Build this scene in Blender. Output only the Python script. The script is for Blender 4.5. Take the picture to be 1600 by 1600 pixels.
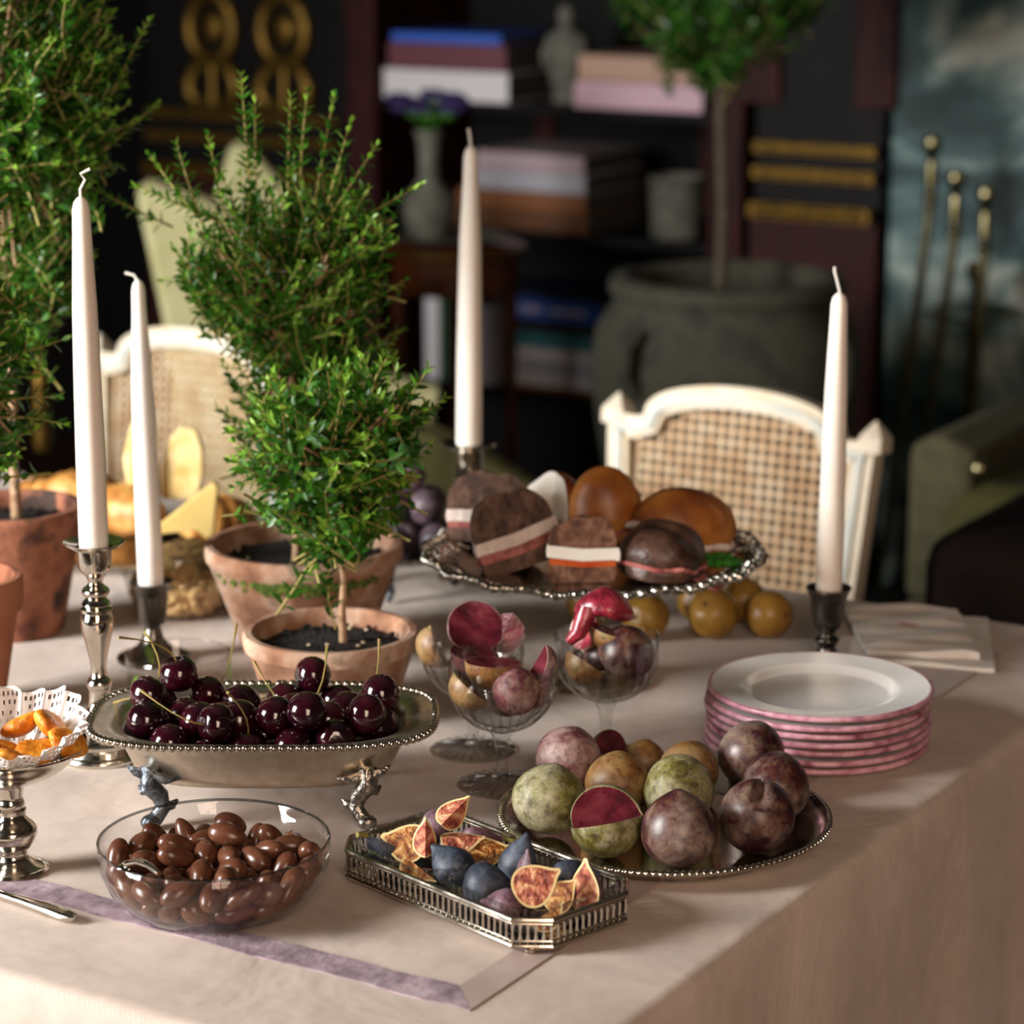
import bpy, math, random
import numpy as np
from mathutils import Vector, Matrix, Quaternion, Euler
random.seed(11); rng = np.random.default_rng(11)
PI = math.pi
for o in list(bpy.data.objects): bpy.data.objects.remove(o)
C = bpy.context.scene.collection
scn = bpy.context.scene

# ---------------------------------------------------------------- camera
cd = bpy.data.cameras.new('camera'); cam = bpy.data.objects.new('camera', cd); C.objects.link(cam)
cam.location = (0, 0, 1.5); cam.rotation_euler = (math.radians(90-13.5), 0, math.radians(31.4))
cd.sensor_width = 36; cd.lens = 4100/1600*36
cd.dof.use_dof = True; cd.dof.focus_distance = 2.06; cd.dof.aperture_fstop = 5.0
cd.dof.aperture_blades = 9; cd.clip_start = .05; cd.clip_end = 50
scn.camera = cam
# ---------------------------------------------------------------- world, window light, exposure
w = bpy.data.worlds.new('world'); scn.world = w; w.use_nodes = True
w.node_tree.nodes['Background'].inputs[0].default_value = (.75, .85, 1, 1)
w.node_tree.nodes['Background'].inputs[1].default_value = .35
def area(name, loc, target, sx, sy, power, col):
    l = bpy.data.lights.new(name, 'AREA'); l.shape = 'RECTANGLE'; l.size = sx; l.size_y = sy; l.energy = power; l.color = col
    o = bpy.data.objects.new(name, l); C.objects.link(o); o.location = loc
    l.spread = math.radians(125)
    o.rotation_euler = (Vector(target)-Vector(loc)).to_track_quat('-Z', 'Y').to_euler()
    return o
# daylight in the left window behind the camera; added warm fill in the right one
area('window_daylight', (-3.1, -.58, 1.65), (-2.0, 1.2, .85), 1.2, 1.7, 182, (1, .98, .955))
area('window_daylight', (.7, -.58, 1.65), (-.1, 1.8, .6), 1.1, 1.7, 34, (1, .72, .54))  # warm fill, added to brighten the right overhang of the cloth
scn.view_settings.view_transform = 'Standard'; scn.view_settings.look = 'None'
scn.view_settings.exposure = 0; scn.view_settings.gamma = 1; scn.view_settings.use_curve_mapping = False

# ---------------------------------------------------------------- materials
M = {}
def lin(c):
    if isinstance(c, str):
        c = [int(c[i:i+2], 16)/255 for i in (0, 2, 4)]
        return tuple(x/12.92 if x <= .04045 else ((x+.055)/1.055)**2.4 for x in c)+(1,)
    return tuple(c)+(1,)
def mat(name, cols, rough=.5, metal=0, scale=20, detail=4, bump=0, bscale=None, spread=(.35, .65), coat=0, sss=0, spec=.5, sheen=0, stretch=None, rough2=None, rand=0, coords='Object', distort=0):
    m = bpy.data.materials.new(name); m.use_nodes = True; nt = m.node_tree; N = nt.nodes; L = nt.links
    b = N['Principled BSDF']; M[name] = m
    b.inputs['Roughness'].default_value = rough; b.inputs['Metallic'].default_value = metal
    b.inputs['Coat Weight'].default_value = coat; b.inputs['Coat Roughness'].default_value = .12
    b.inputs['Specular IOR Level'].default_value = spec
    if sheen: b.inputs['Sheen Weight'].default_value = sheen; b.inputs['Sheen Roughness'].default_value = .4
    if sss:
        b.inputs['Subsurface Weight'].default_value = sss; b.inputs['Subsurface Radius'].default_value = (.012, .008, .005); b.inputs['Subsurface Scale'].default_value = 1
    if isinstance(cols, str) or not isinstance(cols[0], (str, tuple)): cols = [cols]
    tc = N.new('ShaderNodeTexCoord'); vec = tc.outputs[coords]
    if stretch:
        mp = N.new('ShaderNodeMapping'); mp.inputs['Scale'].default_value = stretch; L.new(vec, mp.inputs[0]); vec = mp.outputs[0]
    if rand:
        oi = N.new('ShaderNodeObjectInfo'); ad = N.new('ShaderNodeVectorMath'); ad.operation = 'ADD'
        mu = N.new('ShaderNodeMath'); mu.operation = 'MULTIPLY'; mu.inputs[1].default_value = 37
        L.new(oi.outputs['Random'], mu.inputs[0]); L.new(vec, ad.inputs[0]); L.new(mu.outputs[0], ad.inputs[1]); vec = ad.outputs[0]
    nz = None
    if len(cols) > 1 or rough2 is not None:
        nz = N.new('ShaderNodeTexNoise'); nz.inputs['Scale'].default_value = scale; nz.inputs['Detail'].default_value = detail
        nz.inputs['Distortion'].default_value = distort; L.new(vec, nz.inputs['Vector'])
    if len(cols) > 1:
        cr = N.new('ShaderNodeValToRGB'); L.new(nz.outputs[0], cr.inputs[0]); e = cr.color_ramp.elements
        for i, c in enumerate(cols):
            p = spread[0]+(spread[1]-spread[0])*i/(len(cols)-1)
            if i < 2: e[i].position = p; e[i].color = lin(c)
            else: x = e.new(p); x.color = lin(c)
        if len(cols) == 2: pass
        L.new(cr.outputs[0], b.inputs['Base Color'])
    else: b.inputs['Base Color'].default_value = lin(cols[0])
    if rough2 is not None:
        mr = N.new('ShaderNodeMapRange'); mr.inputs[1].default_value = .35; mr.inputs[2].default_value = .65; mr.inputs[3].default_value = rough; mr.inputs[4].default_value = rough2
        L.new(nz.outputs[0], mr.inputs[0]); L.new(mr.outputs[0], b.inputs['Roughness'])
    if bump:
        n2 = N.new('ShaderNodeTexNoise'); n2.inputs['Scale'].default_value = bscale or scale*3; n2.inputs['Detail'].default_value = 5; L.new(vec, n2.inputs['Vector'])
        bp = N.new('ShaderNodeBump'); bp.inputs['Strength'].default_value = bump; bp.inputs['Distance'].default_value = .004
        L.new(n2.outputs[0], bp.inputs['Height']); L.new(bp.outputs[0], b.inputs['Normal'])
    return m
def cloth_mat(name, cols, weave=150, wr=.3, fold=.35):
    m = mat(name, cols, .85, scale=9, spread=(.3, .7), sheen=.15, spec=.2); N = m.node_tree.nodes; L = m.node_tree.links; b = N['Principled BSDF']
    tc = N.new('ShaderNodeTexCoord'); mp = N.new('ShaderNodeMapping'); mp.inputs['Rotation'].default_value = (.5, .65, .95); L.new(tc.outputs['Object'], mp.inputs[0])
    wv = N.new('ShaderNodeTexWave'); wv.inputs['Scale'].default_value = weave; wv.inputs['Distortion'].default_value = .6; L.new(mp.outputs[0], wv.inputs[0])
    n2 = N.new('ShaderNodeTexNoise'); n2.inputs['Scale'].default_value = 6; n2.inputs['Detail'].default_value = 4; n2.inputs['Distortion'].default_value = .4; L.new(tc.outputs['Object'], n2.inputs[0])
    b1 = N.new('ShaderNodeBump'); b1.inputs['Strength'].default_value = fold; b1.inputs['Distance'].default_value = .016; L.new(n2.outputs[0], b1.inputs['Height'])
    b2 = N.new('ShaderNodeBump'); b2.inputs['Strength'].default_value = wr; b2.inputs['Distance'].default_value = .0006; L.new(wv.outputs[1], b2.inputs['Height']); L.new(b1.outputs[0], b2.inputs['Normal'])
    n3 = N.new('ShaderNodeTexNoise'); n3.inputs['Scale'].default_value = 30; n3.inputs['Detail'].default_value = 10; n3.inputs['Roughness'].default_value = .75; L.new(tc.outputs['Object'], n3.inputs[0])
    hs = N.new('ShaderNodeMix'); hs.data_type = 'RGBA'; hs.blend_type = 'MULTIPLY'; hs.inputs['Factor'].default_value = 1; src = b.inputs['Base Color'].links[0].from_socket
    gr = N.new('ShaderNodeMapRange'); gr.inputs[1].default_value = .35; gr.inputs[2].default_value = .65; gr.inputs[3].default_value = .86; gr.inputs[4].default_value = 1.0; L.new(n3.outputs[0], gr.inputs[0])
    L.new(src, hs.inputs['A']); L.new(gr.outputs[0], hs.inputs['B']); L.new(hs.outputs['Result'], b.inputs['Base Color'])
    L.new(b2.outputs[0], b.inputs['Normal']); return m
def thin_glass(name, tint=(.96, .97, .97), boost=1.6):
    m = bpy.data.materials.new(name); m.use_nodes = True; N = m.node_tree.nodes; L = m.node_tree.links; M[name] = m
    N.remove(N['Principled BSDF']); out = N['Material Output']
    t = N.new('ShaderNodeBsdfTransparent'); t.inputs[0].default_value = tint+(1,)
    g = N.new('ShaderNodeBsdfGlossy'); g.inputs['Roughness'].default_value = .02
    f = N.new('ShaderNodeFresnel'); f.inputs[0].default_value = 1.45; mu = N.new('ShaderNodeMath'); mu.operation = 'MULTIPLY'; mu.use_clamp = True; mu.inputs[1].default_value = boost
    mx = N.new('ShaderNodeMixShader'); ge = N.new('ShaderNodeNewGeometry'); mr = N.new('ShaderNodeMapRange'); mr.inputs[3].default_value = 1.45; mr.inputs[4].default_value = 1/1.45; L.new(ge.outputs['Backfacing'], mr.inputs[0]); L.new(mr.outputs[0], f.inputs[0]); L.new(f.outputs[0], mu.inputs[0]); L.new(mu.outputs[0], mx.inputs[0]); L.new(t.outputs[0], mx.inputs[1]); L.new(g.outputs[0], mx.inputs[2]); L.new(mx.outputs[0], out.inputs[0])
    return m
def fruit_mat(name, cols, dust, amount=.5, scale=45, rough=.48, speck='3a2a20'):
    m = mat(name, cols, rough, scale=scale, detail=10, spread=(.3, .7), rand=1, distort=.5); N = m.node_tree.nodes; L = m.node_tree.links; b = N['Principled BSDF']
    nz = [n for n in N if n.type == 'TEX_NOISE'][0]; nz.inputs['Roughness'].default_value = .68; src = b.inputs['Base Color'].links[0].from_socket; vec = nz.inputs['Vector'].links[0].from_socket
    def layer(src, sc, lo, hi, col, amt, det):
        n = N.new('ShaderNodeTexNoise'); n.inputs['Scale'].default_value = sc; n.inputs['Detail'].default_value = det; n.inputs['Roughness'].default_value = .7; L.new(vec, n.inputs['Vector'])
        r = N.new('ShaderNodeMapRange'); r.inputs[1].default_value = lo; r.inputs[2].default_value = hi; r.inputs[3].default_value = 0; r.inputs[4].default_value = amt; L.new(n.outputs[0], r.inputs[0])
        x = N.new('ShaderNodeMix'); x.data_type = 'RGBA'; x.inputs['B'].default_value = lin(col); L.new(r.outputs[0], x.inputs['Factor']); L.new(src, x.inputs['A']); return x.outputs['Result']
    s = layer(src, scale*.5, .44, .66, dust, amount, 9); s = layer(s, scale*3.2, .5, .68, speck, .7, 6); L.new(s, b.inputs['Base Color']); return m
def leaf_mat(name, c1, c2, c3):
    m = mat(name, [c1, c2, c3], .38, scale=55, spread=(.32, .68), spec=.5); N = m.node_tree.nodes; L = m.node_tree.links; b = N['Principled BSDF']; out = N['Material Output']
    tr = N.new('ShaderNodeBsdfTranslucent'); tr.inputs[0].default_value = lin(c3); mx = N.new('ShaderNodeMixShader'); mx.inputs[0].default_value = .22
    L.new(b.outputs[0], mx.inputs[1]); L.new(tr.outputs[0], mx.inputs[2]); L.new(mx.outputs[0], out.inputs[0]); return m

cloth_mat('linen', ['bfaea1', 'cfbfb3'], 150, .32, .55)
cloth_mat('napkin_linen', ['d6d0c8', 'e6e0d8'], 220, .3, .6)
mat('velvet', ['6e5963', '8f7983', 'ab979f'], .75, scale=45, bump=.4, bscale=120, sheen=.15, spread=(.36, .66))
mat('ribbon_satin', ['8f776c', 'a08a80'], .5, scale=20, sheen=.3)  # same velvet ribbon; taupe look from nap and light angle put into the colour
mat('silver', ['d8d2c6', 'c2bbad'], .09, 1, scale=60, rough2=.2, spread=(.35, .7))
mat('silver_brushed', ['dcd2c4', 'cbbfae'], .3, 1, scale=90, rough2=.42)
mat('silver_cast', ['b9b4a8', '6d6c68'], .22, 1, scale=160, bump=.35, bscale=220, spread=(.4, .65))
mat('silver_dark', ['4a4f57', '7d848a'], .35, 1, scale=120, bump=.5, bscale=260)
mat('pewter', ['77736d', '5d5a56'], .2, 1, scale=50, rough2=.3)
thin_glass('clear_glass', (.985, .985, .985), 1.1); thin_glass('crystal_bowl', (.97, .97, .965), 1.8)
thin_glass('crystal', (.975, .975, .97), 2.4); thin_glass('glass_edge', (.55, .57, .57), 2.2)
mat('wax', ['efe6da', 'f3ece2'], .45, scale=30, sss=.25)
mat('wax_grey', ['e6e2df', 'efebe6'], .45, scale=30, sss=.25)
mat('wick', 'e9e3d8', .9)
mat('terracotta', ['7d5640', 'a1755a', 'bd9d86', '6b5848'], .9, scale=24, detail=8, bump=.25, bscale=120, spread=(.3, .7), rand=1)
mat('terracotta_aged', ['4a2c20', '7d4a36', '9a6248', '3c2a22'], .9, scale=19, detail=9, bump=.3, bscale=110, spread=(.34, .66), rand=1)
mat('terracotta_plain', ['94583e', 'a3684a'], .88, scale=20, bump=.15, bscale=150)
mat('moss', ['5d7324', '3c5218', '7a8f33'], .95, scale=120, bump=.6)
mat('soil', ['070504', '1a130f', '0d0a08'], .95, scale=150, bump=1, bscale=260)
mat('grit', ['cbb99a', 'a08a6a'], .9)
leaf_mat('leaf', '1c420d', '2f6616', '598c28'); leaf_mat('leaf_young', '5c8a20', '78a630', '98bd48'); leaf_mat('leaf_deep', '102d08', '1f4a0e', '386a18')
mat('bark', ['8b6a4c', 'b39271', '6c4f38'], .85, scale=60, bump=.4, bscale=200)
mat('bark_dark', ['3a3024', '4a3f30'], .9, scale=60)
mat('twig', ['8d8a3f', '9b8a55'], .8, scale=40)
mat('chocolate', ['54311f', '633c2a', '472719'], .27, scale=60, spec=.5, rand=1)
mat('cherry', ['16030a', '2a0712', '3d0b18'], .12, scale=35, coat=.6, rand=1, spread=(.35, .75))
mat('stem_green', ['7b7a35', '94733f'], .7, scale=60)
mat('apricot', ['b9640f', 'd9861c', 'e5a03a'], .45, scale=70, bump=.9, bscale=130, sss=.2)
mat('paper', 'f3efec', .9)
fruit_mat('plum_green', ['301f14', '585024', '77722f', '4c3820'], 'c4bea6', .62, 75, .5, '301d12')
fruit_mat('plum_gold', ['3c2216', '744a24', '84602a', '4c4420'], 'a89874', .4, 75, .48, '301c10')
fruit_mat('plum_rose', ['331a20', '5f2c34', '7a4040', '482822'], 'cdbab0', .65, 65, .5, '3c1c20')
fruit_mat('plum_purple', ['180b0f', '34161c', '522c20', '5f4e24'], 'a3958a', .5, 60, .38, '180c0f')
fruit_mat('fig_skin', ['0e1016', '1c2230', '2f3a4c', '241c28'], '7d8796', .4, 60, .55, '0c0d12')
fruit_mat('fig_purple', ['331a24', '563340', '70505a', '3a2530'], '9a8a94', .4, 60, .55, '23141a')
fruit_mat('dark_fruit', ['20171f', '3a2a33', '55424a'], '94808a', .6, 40, .5, '1a1216')
mat('plum_flesh', ['3a0b14', '541521', '65262e'], .28, scale=60, bump=.25, bscale=200, coat=.3)
mat('plum_flesh_wet', ['5a1220', '842030', '9a3a42'], .3, scale=50, bump=.5, bscale=120, coat=.35)
mat('fig_rind', 'd9c187', .6)
mat('fig_flesh', ['6e3414', 'b0702f', 'd9ad6a'], .35, scale=170, detail=3, bump=.8, bscale=300, spread=(.35, .65))
mat('fig_flesh_red', ['742c20', 'b46448', 'dca57c'], .35, scale=150, detail=3, bump=.8, bscale=300, spread=(.35, .65))
mat('rye', ['36221a', '5a3e30', '6d5242'], .6, scale=70, bump=.6, bscale=140, rand=1)
mat('rye_crust', ['2a180f', '50352a', '745440'], .4, scale=45, bump=.4, bscale=120, rand=1, spread=(.35, .8))
mat('brown_bun', ['4a2c1c', '6a4430', '87614a'], .6, scale=90, bump=.4, bscale=200)
mat('brioche', ['70380f', '9c5c20', 'b97f3a'], .42, scale=24, bump=.15, bscale=60, spread=(.3, .7))
mat('crumb', ['d9c08a', 'e9d9ae'], .8, scale=90, bump=.5)
mat('mozzarella', ['efe9dc', 'f6f2e8'], .45, scale=40, sss=.2)
mat('ham', ['7d3435', 'b06a62', '96494a'], .4, scale=60, coat=.2)
mat('turkey', ['d6c6bd', 'ecdfd6'], .5, scale=60, bump=.4)
mat('tomato', ['b5401c', 'c8602a'], .25, coat=.4, scale=40)
mat('parsley', ['1f5a16', '3b8a25'], .5, scale=60)
mat('golden_fruit', ['7d5a1a', '9f782f', '8c652a'], .38, scale=30, rand=1, spec=.5)
mat('calyx', '2a1c10', .9)
mat('pastry', ['8b5524', 'b47a38', 'cfa05a'], .5, scale=40, bump=.4, bscale=90, rand=1)
mat('bread', ['c9a35a', 'dcc07e', 'e6cf96'], .75, scale=40, bump=.4, bscale=140)
mat('cheese', ['d9b765', 'e2c77f'], .5, scale=18)
mat('nut', ['b88f52', 'd6b47a', 'c69f62'], .55, scale=60, rand=1)
mat('granola', ['3f2c16', '6d5226', '8d7338'], .8, scale=160, bump=.8)
mat('porcelain', ['e9e6e1', 'f0eeea'], .15, scale=20, coat=.3)
mat('pink_glaze', ['7d4657', 'b87f90', 'd3a3b0', 'c08a9a'], .3, scale=55, spread=(.28, .7))
mat('chair_paint', ['cdbfa5', 'ddd2bd', 'd8c8a8'], .6, scale=25, bump=.15)
mat('chair_blue', ['b9bfb8', 'cdccc0'], .6, scale=25)
mat('cane', ['c09a72', 'd0b088', 'd8c0a0'], .65, scale=40)
mat('seat_fabric', ['b9b08f', 'c8c0a0'], .9, scale=60)
mat('pale_green', ['b3ae7c', 'c0bb8c'], .9, scale=30, bump=.2, bscale=300)
mat('olive_grey', ['57552f', '646138'], .9, scale=30, bump=.2, bscale=300)
mat('olive', ['333208', '3e3d10'], .85, scale=20, bump=.2, bscale=200)
mat('cream_fabric', ['3a3722', '46422b'], .9, scale=30)
mat('brown_leather', ['0f0806', '1a0f0b'], .85, scale=12, spec=.1)
mat('mahogany', ['1c0807', '2b0d0b', '381411'], .6, scale=12, stretch=(8, 8, 1), spec=.15)
mat('dark_wood', ['040303', '080606'], .6, scale=12, spec=.15)
mat('gilt', ['3a2a0c', '6a5018', '4d3810'], .45, .8, scale=60, bump=.3, bscale=160)
mat('brass', ['6a6344', '8f8765'], .3, 1, scale=40)
mat('marble', ['0c1b1d', '1b3434', '3a5556', '7d918d', 'c3cdc4'], .5, scale=2.4, detail=7, distort=1.4, spread=(.36, .64), spec=.25)
mat('stone', ['26261f', '383729', '302f22'], .9, scale=14, bump=.4, bscale=80)
mat('stone_pale', ['4a4a40', '66655a'], .8, scale=30)
mat('table_wood', ['3a1a0a', '55290f'], .3, scale=10, stretch=(1, 10, 10), coat=.3)
mat('floor_wood', ['2a160c', '3b2112'], .4, scale=6, stretch=(10, 1, 1))
mat('wall_paint', ['1d1512', '241a16'], .8, scale=3)
mat('wall_pale', ['4a4038', '54493f'], .85, scale=3)
mat('ceiling_paint', '7d756c', .9)
mat('white_trim', 'd9d4ca', .5)
mat('violet', ['1a0f3c', '2c1858'], .7, scale=40)
for n, c in dict(book_blue='2858b8', book_maroon='5c2833', book_white='cfcbce', book_pink='c09daa', book_peach='a98672', book_dark='1a2226', book_teal='357880', book_grey='a5a5ae', book_green='184424', book_orange='7d4b22', book_brown='5f3819', book_navy='16243f', book_rose='ab969c').items():
    mat(n, c, .55)
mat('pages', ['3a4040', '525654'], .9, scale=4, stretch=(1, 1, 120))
mat('ink_light', 'c9c2c8', .6)

# ---------------------------------------------------------------- mesh helpers
class MB:
    def __init__(s): s.v = []; s.f = []; s.m = []
    def add(s, v, f, mi=0):
        k = len(s.v); s.v += [tuple(p) for p in v]; s.f += [tuple(i+k for i in q) for q in f]; s.m += [mi]*len(f); return s
    def lathe(s, prof, seg=48, mi=0, rf=None, a0=0, a1=2*PI, at=(0, 0, 0), p=2, ey=1):
        full = abs(a1-a0) > 6.28; n = seg if full else seg+1; v = []; f = []; rows = []
        for k, (r, z) in enumerate(prof):
            if r <= 1e-7: rows.append([len(v)]); v.append((at[0], at[1], at[2]+z)); continue
            row = []
            for i in range(n):
                t = a0+(a1-a0)*i/seg; q = r*(rf(t, k) if rf else 1); c, d = math.cos(t), math.sin(t)
                if p != 2: c = math.copysign(abs(c)**(2/p), c); d = math.copysign(abs(d)**(2/p), d)
                row.append(len(v)); v.append((at[0]+q*c, at[1]+q*d*ey, at[2]+z))
            rows.append(row)
        for A, B in zip(rows, rows[1:]):
            for i in range(seg):
                j = (i+1) % n if full else i+1
                if len(A) == 1 and len(B) == 1: continue
                if len(A) == 1: f.append((A[0], B[j], B[i]))
                elif len(B) == 1: f.append((A[i], A[j], B[0]))
                else: f.append((A[i], A[j], B[j], B[i]))
        return s.add(v, f, mi)
    def tube(s, pts, rad, seg=8, mi=0, cap=True):
        pts = [Vector(p) for p in pts]; n = len(pts)
        if not isinstance(rad, (list, tuple)): rad = [rad]*n
        v = []; f = []; prev = None
        for i, p in enumerate(pts):
            t = (pts[min(i+1, n-1)]-pts[max(i-1, 0)]).normalized()
            if prev is None: a = Vector((0, 0, 1)) if abs(t.z) < .9 else Vector((1, 0, 0)); u = t.cross(a).normalized()
            else: u = (prev-t*prev.dot(t)); u = u.normalized() if u.length > 1e-6 else t.orthogonal().normalized()
            prev = u; b = t.cross(u)
            for k in range(seg):
                a = 2*PI*k/seg; v.append(p+(u*math.cos(a)+b*math.sin(a))*rad[i])
        for i in range(n-1):
            for k in range(seg): f.append((i*seg+k, i*seg+(k+1) % seg, (i+1)*seg+(k+1) % seg, (i+1)*seg+k))
        if cap: f.append(tuple(range(seg))[::-1]); f.append(tuple((n-1)*seg+k for k in range(seg)))
        return s.add(v, f, mi)
    def box(s, c, d, mi=0, rz=0):
        x, y, z = [q/2 for q in d]; R = Matrix.Rotation(rz, 3, 'Z')
        v = [R @ Vector((a*x, b*y, e*z))+Vector(c) for a in (-1, 1) for b in (-1, 1) for e in (-1, 1)]
        return s.add(v, [(0, 1, 3, 2), (4, 6, 7, 5), (0, 4, 5, 1), (2, 3, 7, 6), (0, 2, 6, 4), (1, 5, 7, 3)], mi)
    def prism(s, outline, y0, y1, mi=0):            # outline in x,z extruded along y
        n = len(outline); v = [(x, y0, z) for x, z in outline]+[(x, y1, z) for x, z in outline]
        f = [tuple(range(n)), tuple(range(2*n-1, n-1, -1))]+[(i, i+n, (i+1) % n+n, (i+1) % n) for i in range(n)]
        return s.add(v, f, mi)
    def ell(s, c, r, R=None, nu=20, nv=12, mi=0, fn=None):
        v = []; f = []; R = R or Matrix.Identity(3); c = Vector(c)
        for j in range(nv+1):
            ph = PI*j/nv
            for i in range(nu if 0 < j < nv else 1):
                t = 2*PI*i/nu; p = Vector((math.sin(ph)*math.cos(t), math.sin(ph)*math.sin(t), math.cos(ph)))
                if fn: p = fn(p)
                v.append(R @ Vector((p.x*r[0], p.y*r[1], p.z*r[2]))+c)
        row = lambda j: [0]*nu if j == 0 else ([len(v)-1]*nu if j == nv else [1+(j-1)*nu+i for i in range(nu)])
        for j in range(nv):
            A, B = row(j), row(j+1)
            for i in range(nu):
                k = (i+1) % nu; q = [A[i], B[i], B[k], A[k]]; u = []
                for x in q:
                    if x not in u: u.append(x)
                f.append(tuple(u))
        return s.add(v, f, mi)
    def loft(s, rings, mi=0, cap0=False, cap1=False):
        n = len(rings[0]); v = [p for r in rings for p in r]; f = []
        for k in range(len(rings)-1):
            for i in range(n): f.append((k*n+i, k*n+(i+1) % n, (k+1)*n+(i+1) % n, (k+1)*n+i))
        if cap0: f.append(tuple(range(n))[::-1])
        if cap1: f.append(tuple((len(rings)-1)*n+i for i in range(n)))
        return s.add(v, f, mi)
    def mesh(s, name, mats, ang=38):
        me = bpy.data.meshes.new(name); me.from_pydata(s.v, [], s.f)
        if isinstance(mats, str): mats = [mats]
        for m in mats: me.materials.append(M[m])
        if len(mats) > 1: me.polygons.foreach_set('material_index', s.m)
        me.polygons.foreach_set('use_smooth', [True]*len(s.f)); me.set_sharp_from_angle(angle=math.radians(ang)); me.update()
        return me
    def obj(s, name, mats, parent=None, loc=(0, 0, 0), rot=None, ang=38, bevel=0, kind=None):
        return put(name, s.mesh(name, mats, ang), parent, loc, rot, bevel, kind)
def put(name, me, parent=None, loc=(0, 0, 0), rot=None, bevel=0, kind=None):
    o = bpy.data.objects.new(name, me); C.objects.link(o); o.parent = parent; o.location = loc
    if rot is not None:
        if isinstance(rot, Matrix): o.rotation_euler = rot.to_euler()
        elif isinstance(rot, Quaternion): o.rotation_euler = rot.to_euler()
        else: o.rotation_euler = rot
    if bevel:
        b = o.modifiers.new('edge', 'BEVEL'); b.width = bevel; b.segments = 3; b.limit_method = 'ANGLE'; b.angle_limit = math.radians(40)
    if kind: o['kind'] = kind
    return o
def tag(o, label, cat, group=None):
    o['label'] = label; o['category'] = cat
    if group: o['group'] = group
    return o
def thing(name, label, cat, loc, rot=None, group=None):
    o = put(name, None, None, loc, rot); o.empty_display_size = .02; return tag(o, label, cat, group)
def sup(a, b, n, t):
    c, s = math.cos(t), math.sin(t); return (a*math.copysign(abs(c)**(2/n), c), b*math.copysign(abs(s)**(2/n), s))
def aim(d, z=(0, 0, 1)):                            # local -X looks along d, local Z close to z
    x = -Vector(d).normalized(); z = Vector(z); z = (z-x*z.dot(x)).normalized(); y = z.cross(x)
    return Matrix((x, y, z)).transposed()
FWD = Vector((-.521, .8535, 0)); RGT = Vector((.8535, .521, 0)); UP = Vector((0, 0, 1)); TOC = -FWD   # across the room, along the wall of windows
def vd(r, f, u): return RGT*r+FWD*f+UP*u
TZ = .75
def struct(name, mb, mats, bevel=0): return mb.obj(name, mats, bevel=bevel, kind='structure')
# ================================================================ the room
X0, X1, Y0, Y1, H = -4.75, 1.7, -.48, 5.45, 3.4
fl = struct('floor', MB().box(((X0+X1)/2, (Y0+Y1)/2, -.05), (X1-X0, Y1-Y0, .1)), 'floor_wood')
me = MB().box((0, 0, 0), (.14, Y1-Y0-.02, .012)).mesh('plank', 'floor_wood')
for i in range(int((X1-X0)/.143)): put('plank', me, fl, (X0+.08+i*.143, (Y0+Y1)/2, .006))
struct('ceiling', MB().box(((X0+X1)/2, (Y0+Y1)/2, H+.05), (X1-X0, Y1-Y0, .1)), 'ceiling_paint')
struct('wall_left', MB().box((X0-.05, (Y0+Y1)/2, H/2), (.1, Y1-Y0, H)), 'wall_paint')
struct('wall_right', MB().box((X1+.05, (Y0+Y1)/2, H/2), (.1, Y1-Y0, H)), 'wall_pale')
struct('wall_back', MB().box(((X0+X1)/2, Y1+.05, H/2), (X1-X0, .1, H)), 'dark_wood')
wf = MB(); wins = [(-3.7, -2.5), (.15, 1.25)]; xs = [X0]+[x for w_ in wins for x in w_]+[X1]  # second opening is added for the warm fill light
for a, b in zip(xs[0::2], xs[1::2]): wf.box(((a+b)/2, Y0-.05, H/2), (b-a, .1, H))
for a, b in wins: wf.box(((a+b)/2, Y0-.05, .4), (b-a, .1, .8)); wf.box(((a+b)/2, Y0-.05, (2.5+H)/2), (b-a, .1, H-2.5))
struct('wall_front', wf, 'wall_pale')
for k, (a, b) in enumerate(wins):
    f = MB()
    for x in (a+.03, b-.03): f.box((x, Y0-.03, 1.65), (.06, .06, 1.7))
    for z in (.83, 2.47): f.box(((a+b)/2, Y0-.03, z), (b-a-.12, .06, .06))
    fo = struct('window_%d' % (k+1), f, 'white_trim')
    MB().box(((a+b)/2, Y0-.03, 1.65), (.035, .035, 1.58)).obj('mullion', 'white_trim', fo)
    for z in (1.38, 1.92): MB().box(((a+b)/2, Y0-.03, z), (b-a-.12, .03, .03)).obj('glazing_bar', 'white_trim', fo)
    MB().box(((a+b)/2, Y0+.04, .785), (b-a+.1, .14, .03)).obj('window_sill', 'white_trim', fo)

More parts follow.
